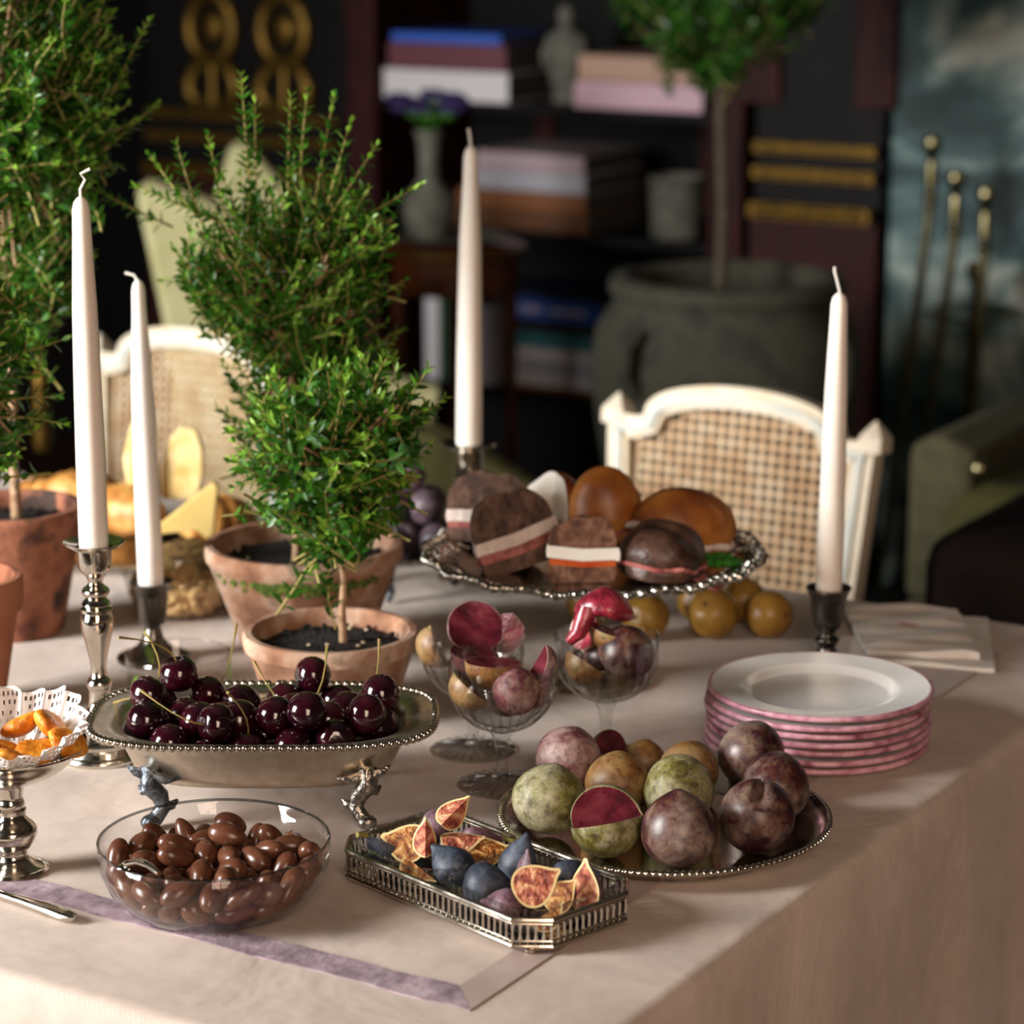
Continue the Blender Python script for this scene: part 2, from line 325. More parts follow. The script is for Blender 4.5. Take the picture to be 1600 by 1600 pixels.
# ---- bookcase wall with gilt pilasters
bk = MB(); YF = 5.0
bc = tag(put('bookcase', None, None, (0, 0, 0)), 'tall dark mahogany bookcase with open shelves of stacked books', 'bookcase')
MB().box((-2.98, 5.42, 1.7), (.96, .03, 3.3)).obj('back_panel', 'dark_wood', bc)
for x in (-3.455, -2.52): MB().box((x, 5.2, 1.7), (.08, .41, 3.38)).obj('stile', 'mahogany', bc, bevel=.004)
for z in (.3675, .73, 1.01, 1.42, 1.85, 2.3): MB().box((-2.9875, 5.21, z), (.855, .38, .02)).obj('shelf', 'dark_wood', bc)
for x in (-3.2, -2.76): MB().box((x, 5.4, .88), (.05, .02, .24)).obj('back_batten', 'mahogany', bc)
def pilaster(xa, xb, label, motifs):
    c = (xa+xb)/2; t = tag(put('pilaster', None, None, (c, YF, 0)), label, 'pilaster')
    MB().box((0, .2, 1.7), (xb-xa, .4, 3.38)).obj('shaft', 'dark_wood', t, bevel=.006)
    MB().box((0, -.012, .42), (xb-xa, .02, .8)).obj('plinth', 'mahogany', t, bevel=.004)
    if not motifs:
        for x in (-.13, .13): MB().box((x, -.008, 1.7), (.09, .016, 1.3)).obj('panel', 'mahogany', t, bevel=.004)
    for z, hh, y in ((.962, .022, -.012), (.909, .024, -.016), (.832, .03, -.03)):
        b = MB().box((0, y, z), (xb-xa-.02, .03, hh))
        for i in range(26): b.ell((-(xb-xa)/2+.03+i*(xb-xa-.06)/25, y-.016, z), (.008, .006, hh*.42), nu=6, nv=4)
        b.obj('gilt_band', 'gilt', t)
    for mx in motifs:
        ring = MB(); ring.tube([(mx-c+.063*math.cos(a), -.01, 1.166+.075*math.sin(a)) for a in np.linspace(0, 2*PI, 33)], .017, 8, cap=False); ring.obj('gilt_ring', 'gilt', t)
        MB().ell((mx-c, -.006, 1.166), (.031, .014, .038)).obj('gilt_medallion', 'gilt', t)
        ly = MB()
        for s in (-1, 1):
            ly.tube([(mx-c+s*q[0], -.01, q[1]) for q in ((.018, 1.085), (.05, 1.072), (.068, 1.04), (.066, 1.01), (.045, .992), (.02, .997))], [.012, .017, .019, .018, .016, .01], 8)
        ly.tube([(mx-c, -.01, 1.09), (mx-c, -.01, .99)], .012, 8); ly.box((mx-c, -.008, .988), (.15, .02, .014)); ly.obj('gilt_lyre', 'gilt', t)
    return t
pilaster(-4.08, -3.5, 'dark pilaster with two gilt ring and lyre ornaments above gold bands', (-3.875, -3.666))
pilaster(-2.455, -2.16, 'narrow mahogany pilaster with gilt bands beside the green marble', ())
mb = tag(put('fireplace_surround', None, None, (-1.2, 5.0, 0)), 'dark green marble fireplace surround with white veining', 'fireplace')
MB().box((-.52, .12, .85), (.85, .24, 1.7)).obj('marble_slab', 'marble', mb, bevel=.004)
MB().box((1.0, .12, .85), (.85, .24, 1.7)).obj('marble_slab', 'marble', mb, bevel=.004)
MB().box((.24, .12, 1.35), (.66, .24, .7)).obj('lintel', 'marble', mb, bevel=.004)
MB().box((.24, .1, 1.73), (2.34, .36, .06)).obj('mantel_shelf', 'marble', mb, bevel=.008)
MB().box((.24, -.1, .03), (2.34, .4, .05)).obj('hearth', 'marble', mb, bevel=.004)

def book(x0, x1, z0, z1, m, label, depth=.24, y=YF, rz=0, rand=0):
    t = thing('book', label, 'book', ((x0+x1)/2, y+depth/2+.02, z0+.0005), (0, 0, rz)); wd, h = x1-x0, z1-z0-.001
    MB().box((0, .004, h/2), (wd-.01, depth-.012, h-.006)).obj('page_block', 'pages', t)
    b = MB(); b.box((0, 0, .0015), (wd, depth, .003)); b.box((0, 0, h-.0015), (wd, depth, .003)); b.box((0, -depth/2+.002, h/2), (wd, .004, h-.006)); b.obj('cover', m, t, bevel=.001)
    return t
book(-3.408, -3.075, 1.02, 1.088, 'book_white', 'thick white book under the maroon book on the upper shelf', .26)
book(-3.395, -3.085, 1.088, 1.148, 'book_maroon', 'maroon book between the white and blue books', .25, rz=.02)
book(-3.385, -3.095, 1.148, 1.170, 'book_blue', 'thin blue book on top of the maroon book', .24)
book(-2.905, -2.59, 1.02, 1.078, 'book_pink', 'pink book under the peach patterned book', .26)
book(-2.895, -2.6, 1.078, 1.135, 'book_peach', 'peach patterned book on top of the pink book', .25)
book(-3.215, -2.872, .74, .785, 'book_brown', 'brown book at the bottom of the middle shelf stack', .3)
book(-3.21, -2.876, .785, .828, 'book_orange', 'orange-brown book second from bottom on middle shelf', .3)
book(-3.165, -2.876, .828, .872, 'book_grey', 'pale grey book below the rose book on middle shelf', .27)
book(-3.16, -2.88, .872, .914, 'book_rose', 'pale rose book topping the middle shelf stack', .27)
lowx = [(-3.075, -2.83)]
for z0, z1, m, lb in ((.3775, .39, 'book_orange', 'thin ochre book at the very bottom of the low stack'), (.39, .422, 'book_white', 'white book second from bottom in the low stack'), (.422, .448, 'book_grey', 'grey book between two white books in the low stack'),
        (.448, .478, 'book_white', 'white book directly under the teal book'), (.478, .512, 'book_teal', 'teal book in the middle of the low stack'), (.512, .542, 'book_dark', 'black book between the teal and bright blue books'), (.542, .588, 'book_blue', 'bright blue book with pale lettering near the top of the low stack'), (.588, .61, 'book_navy', 'navy book on top of the low stack')):
    t = book(-3.072+random.uniform(-.006, .006), -2.835+random.uniform(-.006, .006), z0, z1, m, lb, .24)
    if 'lettering' in lb:
        for i in range(11):
            if i != 4: MB().box((-.085+i*.016, -.1215, .022), (.01, .001, random.choice((.012, .018)))).obj('spine_letter', 'ink_light', t)
for x0, x1, h, m, lb in ((-3.3, -3.262, .215, 'book_white', 'white book standing upright on the low shelf'), (-3.26, -3.2, .22, 'book_green', 'green book standing upright on the low shelf'), (-3.198, -3.16, .2, 'book_navy', 'navy book standing upright on the low shelf'), (-3.155, -3.11, .185, 'book_grey', 'pale grey book standing beside the table leg on low shelf')):
    t = thing('book', lb, 'book', ((x0+x1)/2, YF+.13, .3780)); wd = x1-x0
    MB().box((0, .004, h/2), (wd-.006, .2, h-.008)).obj('page_block', 'pages', t)
    b = MB()
    for s in (-1, 1): b.box((s*(wd/2-.0015), 0, h/2), (.003, .22, h))
    b.box((0, -.108, h/2), (wd-.006, .004, h)); b.obj('cover', m, t, bevel=.001)
t = thing('figurine', 'small pale carved stone figure on the upper shelf', 'figurine', (-2.99, 5.13, 1.02))
MB().lathe([(0, 0), (.035, 0), (.036, .01), (.03, .015), (.04, .06), (.044, .12), (.036, .15), (.018, .165), (0, .17)], 20, ey=.7).obj('body', 'stone_pale', t)
MB().ell((0, 0, .19), (.02, .018, .027)).obj('head', 'stone_pale', t)
for s in (-1, 1): MB().tube([(s*.036, 0, .145), (s*.05, -.01, .1), (s*.03, -.03, .075)], [.011, .01, .008], 8).obj('arm', 'stone_pale', t)
t = thing('ceramic_cup', 'grey olive ceramic cup on the middle shelf', 'cup', (-2.69, 5.1, .74))
MB().lathe([(0, 0), (.052, 0), (.056, .01), (.06, .12), (.063, .135), (.058, .135), (.054, .12), (.05, .014), (0, .012)], 32).obj('body', 'stone_pale', t)
MB().lathe([(.0605, .118), (.0635, .121), (.0615, .124)], 32).obj('rim_band', 'stone', t)

# ---- side table, vase, flowers
t = thing('side_table', 'small round wooden side table with brass edge', 'table', (-2.877, 4.488, -.03))
MB().lathe([(0, .79), (.135, .79), (.145, .797), (.145, .81), (.135, .816), (0, .816)], 40).obj('tabletop', 'table_wood', t)
MB().lathe([(.143, .799), (.149, .801), (.149, .808), (.143, .81)], 40).obj('edge_band', 'gilt', t)
MB().lathe([(.12, .72), (.128, .72), (.128, .79), (.12, .79)], 40).obj('apron', 'table_wood', t)
for k in range(4):
    a = .6+k*PI/2; MB().tube([(.115*math.cos(a), .115*math.sin(a), z) for z in (.79, .6, .3, .031)], [.014, .013, .011, .009], 8).obj('leg', 'table_wood', t)
MB().lathe([(0, .25), (.11, .25), (.11, .265), (0, .265)], 32).obj('lower_shelf', 'table_wood', t)
t = thing('saucer', 'grey pewter dish under the vase', 'dish', (-2.877, 4.488, .7865))
MB().lathe([(0, 0), (.06, 0), (.108, .012), (.112, .014), (.108, .016), (.06, .005), (0, .004)], 40).obj('dish', 'stone_pale', t)
vs = thing('vase', 'pale long-necked gourd vase holding violet flowers', 'vase', (-2.925, 4.47, .7912))
MB().lathe([(0, 0), (.032, 0), (.034, .006), (.048, .03), (.056, .06), (.05, .09), (.03, .11), (.021, .125), (.02, .16), (.024, .205), (.031, .222), (.028, .222), (.02, .2), (.016, .16), (.016, .125), (.02, .112), (0, .11)], 36).obj('body', 'stone_pale', vs)
for k in range(9):
    a = k*2.4; r = .035+.025*random.random(); hh = .265+.03*random.random(); st = thing('violet_flower', 'deep violet flower on green stem in the gourd vase', 'flower', (-2.925, 4.47, 1.0), None, 'violets in the vase')
    tip = Vector((r*1.5*math.cos(a), r*math.sin(a), hh-.21)); MB().tube([(0.004*math.cos(a), .004*math.sin(a), -.12), (.006*math.cos(a), .006*math.sin(a), 0), tip*.6+Vector((0, 0, .02)), tip], .003, 5).obj('stem', 'leaf', st)
    b = MB()
    for j in range(5):
        q = j*1.257; b.ell(tip+Vector((.016*math.cos(q), .012*math.sin(q), .004)), (.014, .012, .01), nu=8, nv=5)
    b.obj('petals', 'violet', st)
    for j in range(2):
        q = a+1+j*2.2; c = tip*.55+Vector((.012*math.cos(q), .012*math.sin(q), .015)); MB().ell(c, (.018, .01, .012), nu=8, nv=5).obj('leaf', 'leaf', st)

# ---- urn with clipped tree
ur = thing('urn', 'large weathered stone urn with rolled rim', 'urn', (-2.11, 4.2, 0))
MB().lathe([(0, 0), (.2, 0), (.21, .03), (.17, .08), (.18, .2), (.21, .4), (.235, .55), (.245, .66), (.235, .72), (.205, .765), (.205, .775), (.215, .79), (.21, .81), (.185, .815), (.17, .8), (.175, .76), (.19, .72), (0, .72)], 56).obj('body', 'stone', ur)
for s in (-1, 1): MB().tube([(.11+s*.16, -.17-s*.07*-1, .735), (.11+s*.175, -.19+s*.07, .715), (.11+s*.178, -.19+s*.07, .665), (.11+s*.165, -.17+s*.07, .63)], [.014, .018, .018, .014], 10).obj('lug_handle', 'stone', ur)
# foliage generator ---------------------------------------------------------
LV = np.array([(0, 0, 0), (.3, .19, .05), (.66, .17, .04), (1, 0, -.07), (.66, -.17, .04), (.3, -.19, .05), (.33, 0, -.01), (.68, 0, -.02)])
LF = [(0, 6, 1), (1, 6, 7, 2), (2, 7, 3), (3, 7, 4), (4, 7, 6, 5), (5, 6, 0)]
def leafmesh(m):
    b = MB(); b.add(LV, LF); return b.mesh('leaf', m, 180)
LEAF = {m: leafmesh(m) for m in ('leaf', 'leaf_young', 'leaf_deep')}
def crown(parent, lobes, ntwig, leaf=.0125, seed=0, single=0, mats=('leaf', 'leaf_young', 'leaf_deep'), spikes=(), up=.55, tl=(.05, .1), step=.0075, inner=.45):
    r = np.random.default_rng(seed); tw = MB(); data = []      # data: (pos, R, scale, mat)
    wts = np.array([l[1][0]*l[1][1]*l[1][2] for l in lobes])**.8; wts = wts/wts.sum()
    specs = []
    for i in range(ntwig):
        c, rad = lobes[r.choice(len(lobes), p=wts)][:2]
        d = r.normal(size=3); d /= np.linalg.norm(d); q = inner+(1-inner)*r.random()**.6; tip = np.array(c)+d*np.array(rad)*q
        dr = d*np.array([.9, .9, .6])+np.array([0, 0, up])+r.normal(size=3)*.25; specs.append((tip, dr/np.linalg.norm(dr), r.uniform(*tl), q))
    for tip, dr, ln in spikes: dr = np.array(dr, float); specs.append((np.array(tip), dr/np.linalg.norm(dr), ln, 1.05))
    for tip, dr, ln, q in specs:
        st = tip-dr*ln; side = np.cross(dr, [0, 0, 1.]); n_ = np.linalg.norm(side); side = side/n_ if n_ > 1e-3 else np.array([1., 0, 0]); bend = side*r.normal()*.12*ln
        pts = [st+dr*ln*t+bend*math.sin(PI*t) for t in (0, .33, .66, 1)]
        tw.tube([tuple(p) for p in pts], [.0013, .0011, .0009, .0005], 4, cap=False)
        n = max(4, int(ln/step)); ph = r.random()*6.28
        for k in range(n):
            t = .12+.88*k/(n-1); p = st+dr*ln*t+bend*math.sin(PI*t)
            u = side; v = np.cross(dr, u); a = ph+k*PI/2
            for s in (0, PI):
                o = u*math.cos(a+s)+v*math.sin(a+s); open_ = .95 if t < .85 else .5
                x = o*math.sin(open_)+dr*math.cos(open_)+r.normal(size=3)*.18; x /= np.linalg.norm(x)
                y = np.cross(dr, x); y /= max(np.linalg.norm(y), 1e-6); z = np.cross(x, y)
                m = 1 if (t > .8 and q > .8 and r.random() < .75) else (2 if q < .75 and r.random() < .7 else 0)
                data.append((p, np.stack([x, y, z], 1), leaf*(1.05-.45*max(0, t-.6)/.4)*r.uniform(.8, 1.15), m))
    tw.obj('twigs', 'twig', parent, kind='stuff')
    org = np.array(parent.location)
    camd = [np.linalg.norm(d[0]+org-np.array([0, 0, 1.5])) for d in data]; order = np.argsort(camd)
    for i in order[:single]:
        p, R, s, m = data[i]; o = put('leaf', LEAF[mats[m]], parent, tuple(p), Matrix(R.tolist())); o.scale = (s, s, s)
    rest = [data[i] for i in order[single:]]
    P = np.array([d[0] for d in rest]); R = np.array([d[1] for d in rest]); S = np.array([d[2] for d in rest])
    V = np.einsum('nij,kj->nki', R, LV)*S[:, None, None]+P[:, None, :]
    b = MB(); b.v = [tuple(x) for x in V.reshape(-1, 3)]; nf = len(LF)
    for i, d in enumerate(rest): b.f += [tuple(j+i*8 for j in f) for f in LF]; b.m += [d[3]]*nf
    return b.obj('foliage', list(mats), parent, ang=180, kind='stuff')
tr = thing('standard_tree', 'clipped round-headed tree with slim trunk planted in stone urn', 'tree', (-2.12, 4.19, .72))
MB().lathe([(0, .002), (.17, .002), (.172, .02), (0, .03)], 32).obj('soil', 'soil', tr)
MB().tube([(0, 0, .02), (.004, 0, .2), (-.006, .004, .38), (0, 0, .52)], [.012, .0105, .01, .009], 10).obj('trunk', 'bark_dark', tr)
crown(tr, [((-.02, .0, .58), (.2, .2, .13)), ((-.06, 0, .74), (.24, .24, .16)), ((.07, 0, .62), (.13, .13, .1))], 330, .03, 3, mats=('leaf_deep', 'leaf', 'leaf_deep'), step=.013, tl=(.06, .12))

# ---- seating behind the table
ch = thing('wing_armchair', 'pale green upholstered wing armchair with rolled sloping edge', 'armchair', (-2.79, 3.78, 0), (0, 0, .69))
prof = [(-.14, .12), (-.18, .55), (-.255, .97), (-.24, .99), (-.15, .945), (-.02, .86), (.07, .75), (.12, .64), (.26, .6), (.28, .12)]
MB().prism(prof, -.09, .0).obj('wing', 'pale_green', ch, bevel=.02)
MB().prism([(-.05, .12), (-.1, .9), (-.07, 1.0), (-.04, 1.01), (.03, .93), (.07, .8), (.07, .12)], .45, .53).obj('wing', 'pale_green', ch, bevel=.02)
MB().tube([(x+.004, -.06, z-.012) for x, z in ((-.247, .985), (-.15, .945), (-.02, .86), (.07, .75), (.12, .64), (.26, .6))], [.028, .036, .038, .036, .034, .03], 12).obj('rolled_edge', 'pale_green', ch)
MB().prism([(-.17, .12), (-.22, .8), (-.14, .8), (-.08, .12)], 0, .45).obj('backrest', 'pale_green', ch, bevel=.03)
MB().box((.06, .225, .34), (.32, .44, .22)).obj('seat_cushion', 'pale_green', ch, bevel=.04)
for x in (-.1, .04):
    for y in (-.04, .48): MB().lathe([(.014, 0), (.022, .06), (.024, .12)], 12, at=(x, y, 0)).obj('leg', 'mahogany', ch)
t = thing('tub_chair', 'olive-grey upholstered tub chair behind the dining chair', 'armchair', (-2.25, 3.57, 0))
rings = []
for k in range(33):
    a = -1.5+(k-16)/16*1.9; e = abs((k-16)/16); top = .69-.34*max(0, e-.1)**1.25; ro, ri = .3, .215; pr = []
    for r_, z in ((ro-.02, .12), (ro, .2), (ro, top-.05), (ro-.02, top-.012), (ro-.05, top), (ri+.02, top-.012), (ri, top-.05), (ri, .2), (ri+.02, .12)): pr.append((r_*math.cos(a), r_*math.sin(a), z))
    rings.append(pr)
MB().loft(rings, cap0=True, cap1=True).obj('curved_back', 'olive_grey', t)
MB().lathe([(0, .14), (.2, .14), (.213, .2), (.213, .36), (.2, .4), (0, .41)], 36).obj('seat', 'olive_grey', t)
for k in range(4):
    a = .5+k*PI/2; MB().lathe([(.014, 0), (.02, .13)], 10, at=(.2*math.cos(a), .2*math.sin(a), 0)).obj('leg', 'mahogany', t)
t = thing('settee', 'dark olive settee with cream frame and gilt stud near the fire tools', 'settee', (-1.22, 3.87, 0.0))
MB().box((0, 0, .32), (.62, .44, .2)).obj('frame', 'cream_fabric', t, bevel=.02)
MB().box((.03, 0, .51), (.58, .43, .2)).obj('seat_cushion', 'olive', t, bevel=.05)
MB().box((.2, .16, .66), (.36, .1, .3)).obj('side_arm', 'olive', t, bevel=.045)
MB().prism([(-.31, .42), (-.31, .66), (-.27, .685), (-.2, .66), (-.22, .42)], -.2, .2).obj('cream_arm', 'cream_fabric', t, bevel=.015)
MB().ell((-.19, -.21, .64), (.016, .014, .016)).obj('gilt_stud', 'brass', t)
for x in (-.27, .3):
    for y in (-.18, .18): MB().lathe([(.013, 0), (.022, .22)], 10, at=(x, y, 0)).obj('leg', 'mahogany', t)
t = thing('bench', 'dark brown leather bench behind the table corner', 'bench', (-.86, 3.22, 0.03))
MB().box((0, 0, .56), (.78, .36, .2)).obj('seat', 'brown_leather', t, bevel=.04)
MB().box((0, 0, .44), (.74, .32, .05)).obj('rail', 'mahogany', t, bevel=.005)
for x in (-.34, .34):
    for y in (-.14, .14): MB().lathe([(.016, 0), (.022, .43)], 10, at=(x, y, 0)).obj('leg', 'mahogany', t)
# ---- fire tools
t = thing('tool_stand', 'brass fire tool stand with round base in front of the marble', 'stand', (-1.89, 4.84, .055))
MB().lathe([(0, 0), (.11, 0), (.11, .012), (.06, .022), (.012, .035), (.009, .05), (.008, .68), (.014, .69), (.02, .705), (.014, .72), (0, .725)], 32).obj('column', 'brass', t)
MB().tube([(.09*math.cos(a), .09*math.sin(a), .62) for a in np.linspace(0, 2*PI, 25)], .006, 6, cap=False).obj('hanging_ring', 'brass', t)
for dx, dy, top, lb, head in ((-.062, -.09, 1.012, 'tallest brass fire poker with ball handle', 'poker'), (-.002, -.11, .95, 'brass fire tongs with ball handle between poker and shovel', 'tongs'), (.05, -.085, .92, 'brass hearth shovel with ball handle beside the tongs', 'shovel')):
    f = thing('fire_'+head, lb, 'fire tool', (-1.89+dx, 4.84+dy, .12))
    h = top-.12; k_ = -.06*(dx < .03)-.02
    MB().tube([(k_, 0, 0.02), (k_*.5, 0, h*.4), (0, 0, h-.12)], .009, 10).obj('rod', 'brass', f)
    MB().lathe([(.008, h-.12), (.016, h-.112), (.016, h-.106), (.01, h-.1), (.013, h-.07), (.009, h-.035), (.014, h-.03), (.009, h-.024), (.017, h-.008), (.019, h+.002), (.014, h+.014), (0, h+.018)], 20).obj('handle', 'brass', f)
    b = MB()
    if head == 'shovel': b.box((k_, -.0, .0), (.09, .012, .12))
    elif head == 'tongs': b.tube([(k_, 0, .04), (k_-.03, 0, 0), (k_-.01, 0, -.05)], .006, 6); b.tube([(k_, 0, .04), (k_+.03, 0, 0), (k_+.01, 0, -.05)], .006, 6)
    else: b.tube([(k_, 0, .03), (k_, 0, -.03)], [.009, .002], 8); b.tube([(k_, 0, 0), (k_+.03, 0, -.005), (k_+.035, 0, .02)], [.006, .005, .002], 6)
    b.obj('head', 'brass', f)
t = thing('curtain_tassel', 'olive-gold tassel hanging behind the left terracotta pot', 'tassel', (-2.66, 2.98, 0))
MB().lathe([(.0, .655), (.014, .655), (.015, .68), (.011, .75), (.013, .765), (.009, .775), (.0, .78)], 14).obj('skirt', 'gilt', t)
MB().tube([(0, 0, .775), (0, .005, 1.4), (0, .01, 2.2), (0, .01, H)], .004, 6).obj('cord', 'gilt', t)

# ---- caned dining chairs
def chair(x, y, label):
    t = thing('dining_chair', label, 'chair', (x, y, 0))
    hw = .192
    def outl():
        L = [(-.165, .44), (-.178, .62), (-.19, .80), (-.19, .815)]
        L += [(-.168, .822), (-.15, .820), (-.138, .823)]
        for a in np.linspace(PI*.96, PI*.04, 23): L.append((.138*math.cos(a), .822+.05*math.sin(a)**.8))
        L += [(.138, .823), (.15, .820), (.168, .822), (.19, .815), (.19, .80), (.178, .62), (.165, .44)]
        return L
    O = outl(); n = len(O); ctr = Vector((0, .62))
    def offset(d):
        R = []
        for i, p in enumerate(O):
            a = Vector(O[max(i-1, 0)]); b = Vector(O[min(i+1, n-1)]); tt = (b-a).normalized(); nn = Vector((tt.y, -tt.x)); q = Vector(p)+nn*d
            if i in (0, n-1): q.y = .44
            R.append((q.x, q.y))
        return R
    lean = Matrix.Rotation(math.radians(-7), 3, 'X'); piv = Vector((0, 0, .44))
    def ln(v): return [tuple(lean @ (Vector(p)-piv)+piv) for p in v]
    I = offset(.03); Mi = offset(.012); Mo = offset(.022)
    def band(A, B, ya, yb):
        m = MB(); rr = []
        for a, b in zip(A, B): rr.append([(a[0], ya, a[1]), (b[0], ya, b[1]), (b[0], yb, b[1]), (a[0], yb, a[1])])
        m.loft([[q for q in r] for r in rr], cap0=True, cap1=True); m.v = ln(m.v); return m
    band(O, I, -.014, .018).obj('back_frame', 'chair_paint', t, bevel=.003, ang=50)
    band(Mi, Mo, -.019, -.012).obj('back_moulding', 'chair_blue', t, ang=50)
    for s in (-1, 1):
        m = MB(); m.v = []; m.add(*(lambda b: (b.v, b.f))(MB().box((s*.184, .002, .817), (.032, .036, .02))))
        b = s*.184; m.add([(b-.016, -.016, .827), (b+.016, -.016, .827), (b+.016, .02, .827), (b-.016, .02, .827), (b, .002, .85)], [(0, 1, 4), (1, 2, 4), (2, 3, 4), (3, 0, 4), (3, 2, 1, 0)])
        m.v = ln(m.v); m.obj('finial', 'chair_paint', t, bevel=.002)
    MBx = MB().box((0, .002, .47), (.31, .03, .05)); MBx.v = ln(MBx.v); MBx.obj('lower_rail', 'chair_paint', t, bevel=.004)
    c = MB(); pitch = .0148
    def top(x): return .79 if abs(x) > .125 else .795+.045*math.sqrt(max(0, 1-(x/.13)**2))
    def xw(z): return .155 if z < .8 else (.13*math.sqrt(max(0, 1-((z-.795)/.045)**2)) if z < .84 else 0)
    i = -12
    for i in range(-10, 11):
        xx = i*pitch; z1 = top(xx)
        for d in (-.0016, .0016): c.box((xx+d, .002, (.48+z1)/2), (.0022, .0016, z1-.48))
    for j in range(25):
        z = .487+j*pitch; wv = xw(z)
        if wv > .02:
            for d in (-.0016, .0016): c.box((0, .0035, z+d), (2*wv, .0016, .0022))
    c.v = ln(c.v); c.obj('cane_panel', 'cane', t, kind='stuff')
    MB().prism([(-.2, .40), (-.21, .44), (-.19, .47), (.19, .47), (.21, .44), (.2, .40)], -.355, .0).obj('seat', 'seat_fabric', t, bevel=.015)
    MB().box((0, -.17, .385), (.4, .36, .05)).obj('seat_rail', 'chair_paint', t, bevel=.006)
    for sx in (-.18, .18):
        MB().lathe([(.011, 0), (.013, .02), (.02, .32), (.024, .36)], 14, at=(sx, -.33, 0)).obj('leg', 'chair_paint', t)
        MB().tube([(sx, .04, 0), (sx, .01, .2), (sx*.95, 0, .44)], [.013, .018, .02], 10).obj('leg', 'chair_paint', t)
    return t
chair(-1.472, 2.935, 'cream painted dining chair with arched cane back facing sandwich stand')
chair(-2.36, 2.935, 'cream painted cane-back dining chair behind the pastries')
# ================================================================ table and cloth
TX0, TX1, TY0, TY1 = -3.3, -.785, 1.285, 2.52
t = thing('dining_table', 'long wooden dining table hidden under the cloth', 'table', ((TX0+TX1)/2, (TY0+TY1)/2, 0))
MB().box((0, 0, .729), (TX1-TX0-.03, TY1-TY0-.03, .034)).obj('tabletop', 'table_wood', t)
for sx in (-1.15, 1.15):
    for sy in (-.52, .52): MB().box((sx, sy, .356), (.07, .07, .711)).obj('leg', 'table_wood', t)
tc = MB(); cx, cy = (TX0+TX1)/2, (TY0+TY1)/2; hx, hy = (TX1-TX0)/2, (TY1-TY0)/2; R_ = .035
def rrect(off, z, amp=0):
    pts = []; N_ = 520; per = []
    sx, sy = hx-R_, hy-R_; segs = [('x', 2*sx), ('c', R_*PI/2), ('y', 2*sy), ('c', R_*PI/2)]*2; tot = sum(s[1] for s in segs)
    k = 0; d0 = 0; cor = [(sx, -sy, -PI/2), (sx, sy, 0), (-sx, sy, PI/2), (-sx, -sy, PI)]
    starts = [(-sx, -hy, 1, 0), (hx, -sy, 0, 1), (sx, hy, -1, 0), (-hx, sy, 0, -1)]; nrm = [(0, -1), (1, 0), (0, 1), (-1, 0)]
    for i in range(N_):
        s = tot*i/N_; acc = 0
        for j, (ty, L) in enumerate(segs):
            if s < acc+L or j == 7: break
            acc += L
        q = s-acc; e = j//2
        if j % 2 == 0: p = (starts[e][0]+starts[e][2]*q, starts[e][1]+starts[e][3]*q); nn = nrm[e]
        else: a = cor[e][2]+q/R_; p = (cor[e][0]+R_*math.cos(a), cor[e][1]+R_*math.sin(a)); nn = (math.cos(a), math.sin(a))
        wv = amp*(math.sin(s*26)+.6*math.sin(s*43+1)+.5*math.sin(s*11+2)+1.2)
        pts.append((cx+p[0]+nn[0]*(off+wv), cy+p[1]+nn[1]*(off+wv), z))
    return pts
rings = [[(cx+(p[0]-cx)*k, cy+(p[1]-cy)*k, TZ) for p in rrect(-.012, TZ)] for k in (.02, .3, .6, .85, 1)]
rings += [rrect(o, z, a) for o, z, a in ((-.0065, .7493, 0), (-.002, .747, 0), (.0008, .742, 0), (.0025, .73, .0003), (.004, .68, .001), (.006, .6, .0022), (.009, .45, .0035), (.012, .25, .0048), (.014, .03, .006))]
tc.loft(rings, cap0=True)
cl = tag(tc.obj('tablecloth', 'linen', ang=180), 'blush beige linen tablecloth with inset velvet ribbon border', 'tablecloth')
rb = MB(); yo, yi, xo, xi = 1.404, 1.434, -.891, -.919; nn = 120; v = []
for k in range(nn+1):
    q = k/nn; z = TZ+.0012+.0004*math.sin(k*1.7); jx = .0012*math.sin(k*.9)
    v += [(-3.1+(xo+3.1)*q, yo+jx, z-.0009), (-3.1+(xo+3.1)*q, yo+jx, z), (-3.1+(xi+3.1)*q, yi+jx*.6, z), (-3.1+(xi+3.1)*q, yi+jx*.6, z-.0009)]
rb.add(v, [(4*k+a, 4*k+4+a, 4*k+5+a, 4*k+1+a) for k in range(nn) for a in range(3)]+[(4*nn, 4*nn+1, 4*nn+2, 4*nn+3)])
rb.obj('velvet_ribbon', 'velvet', cl)['label'] = 'lilac velvet ribbon along the front edge'
r2 = MB(); v = [(xo, yo, TZ+.0012), (xi, yi, TZ+.0012), (xi, 2.4, TZ+.0012), (xo, 2.4, TZ+.0012)]; v += [(a, b, TZ+.0002) for a, b, c_ in v]
r2.add(v, [(0, 3, 2, 1), (4, 5, 6, 7), (0, 1, 5, 4), (1, 2, 6, 5), (2, 3, 7, 6), (3, 0, 4, 7)])
r2.obj('satin_ribbon', 'ribbon_satin', cl)['label'] = 'taupe ribbon mitred to the velvet ribbon'

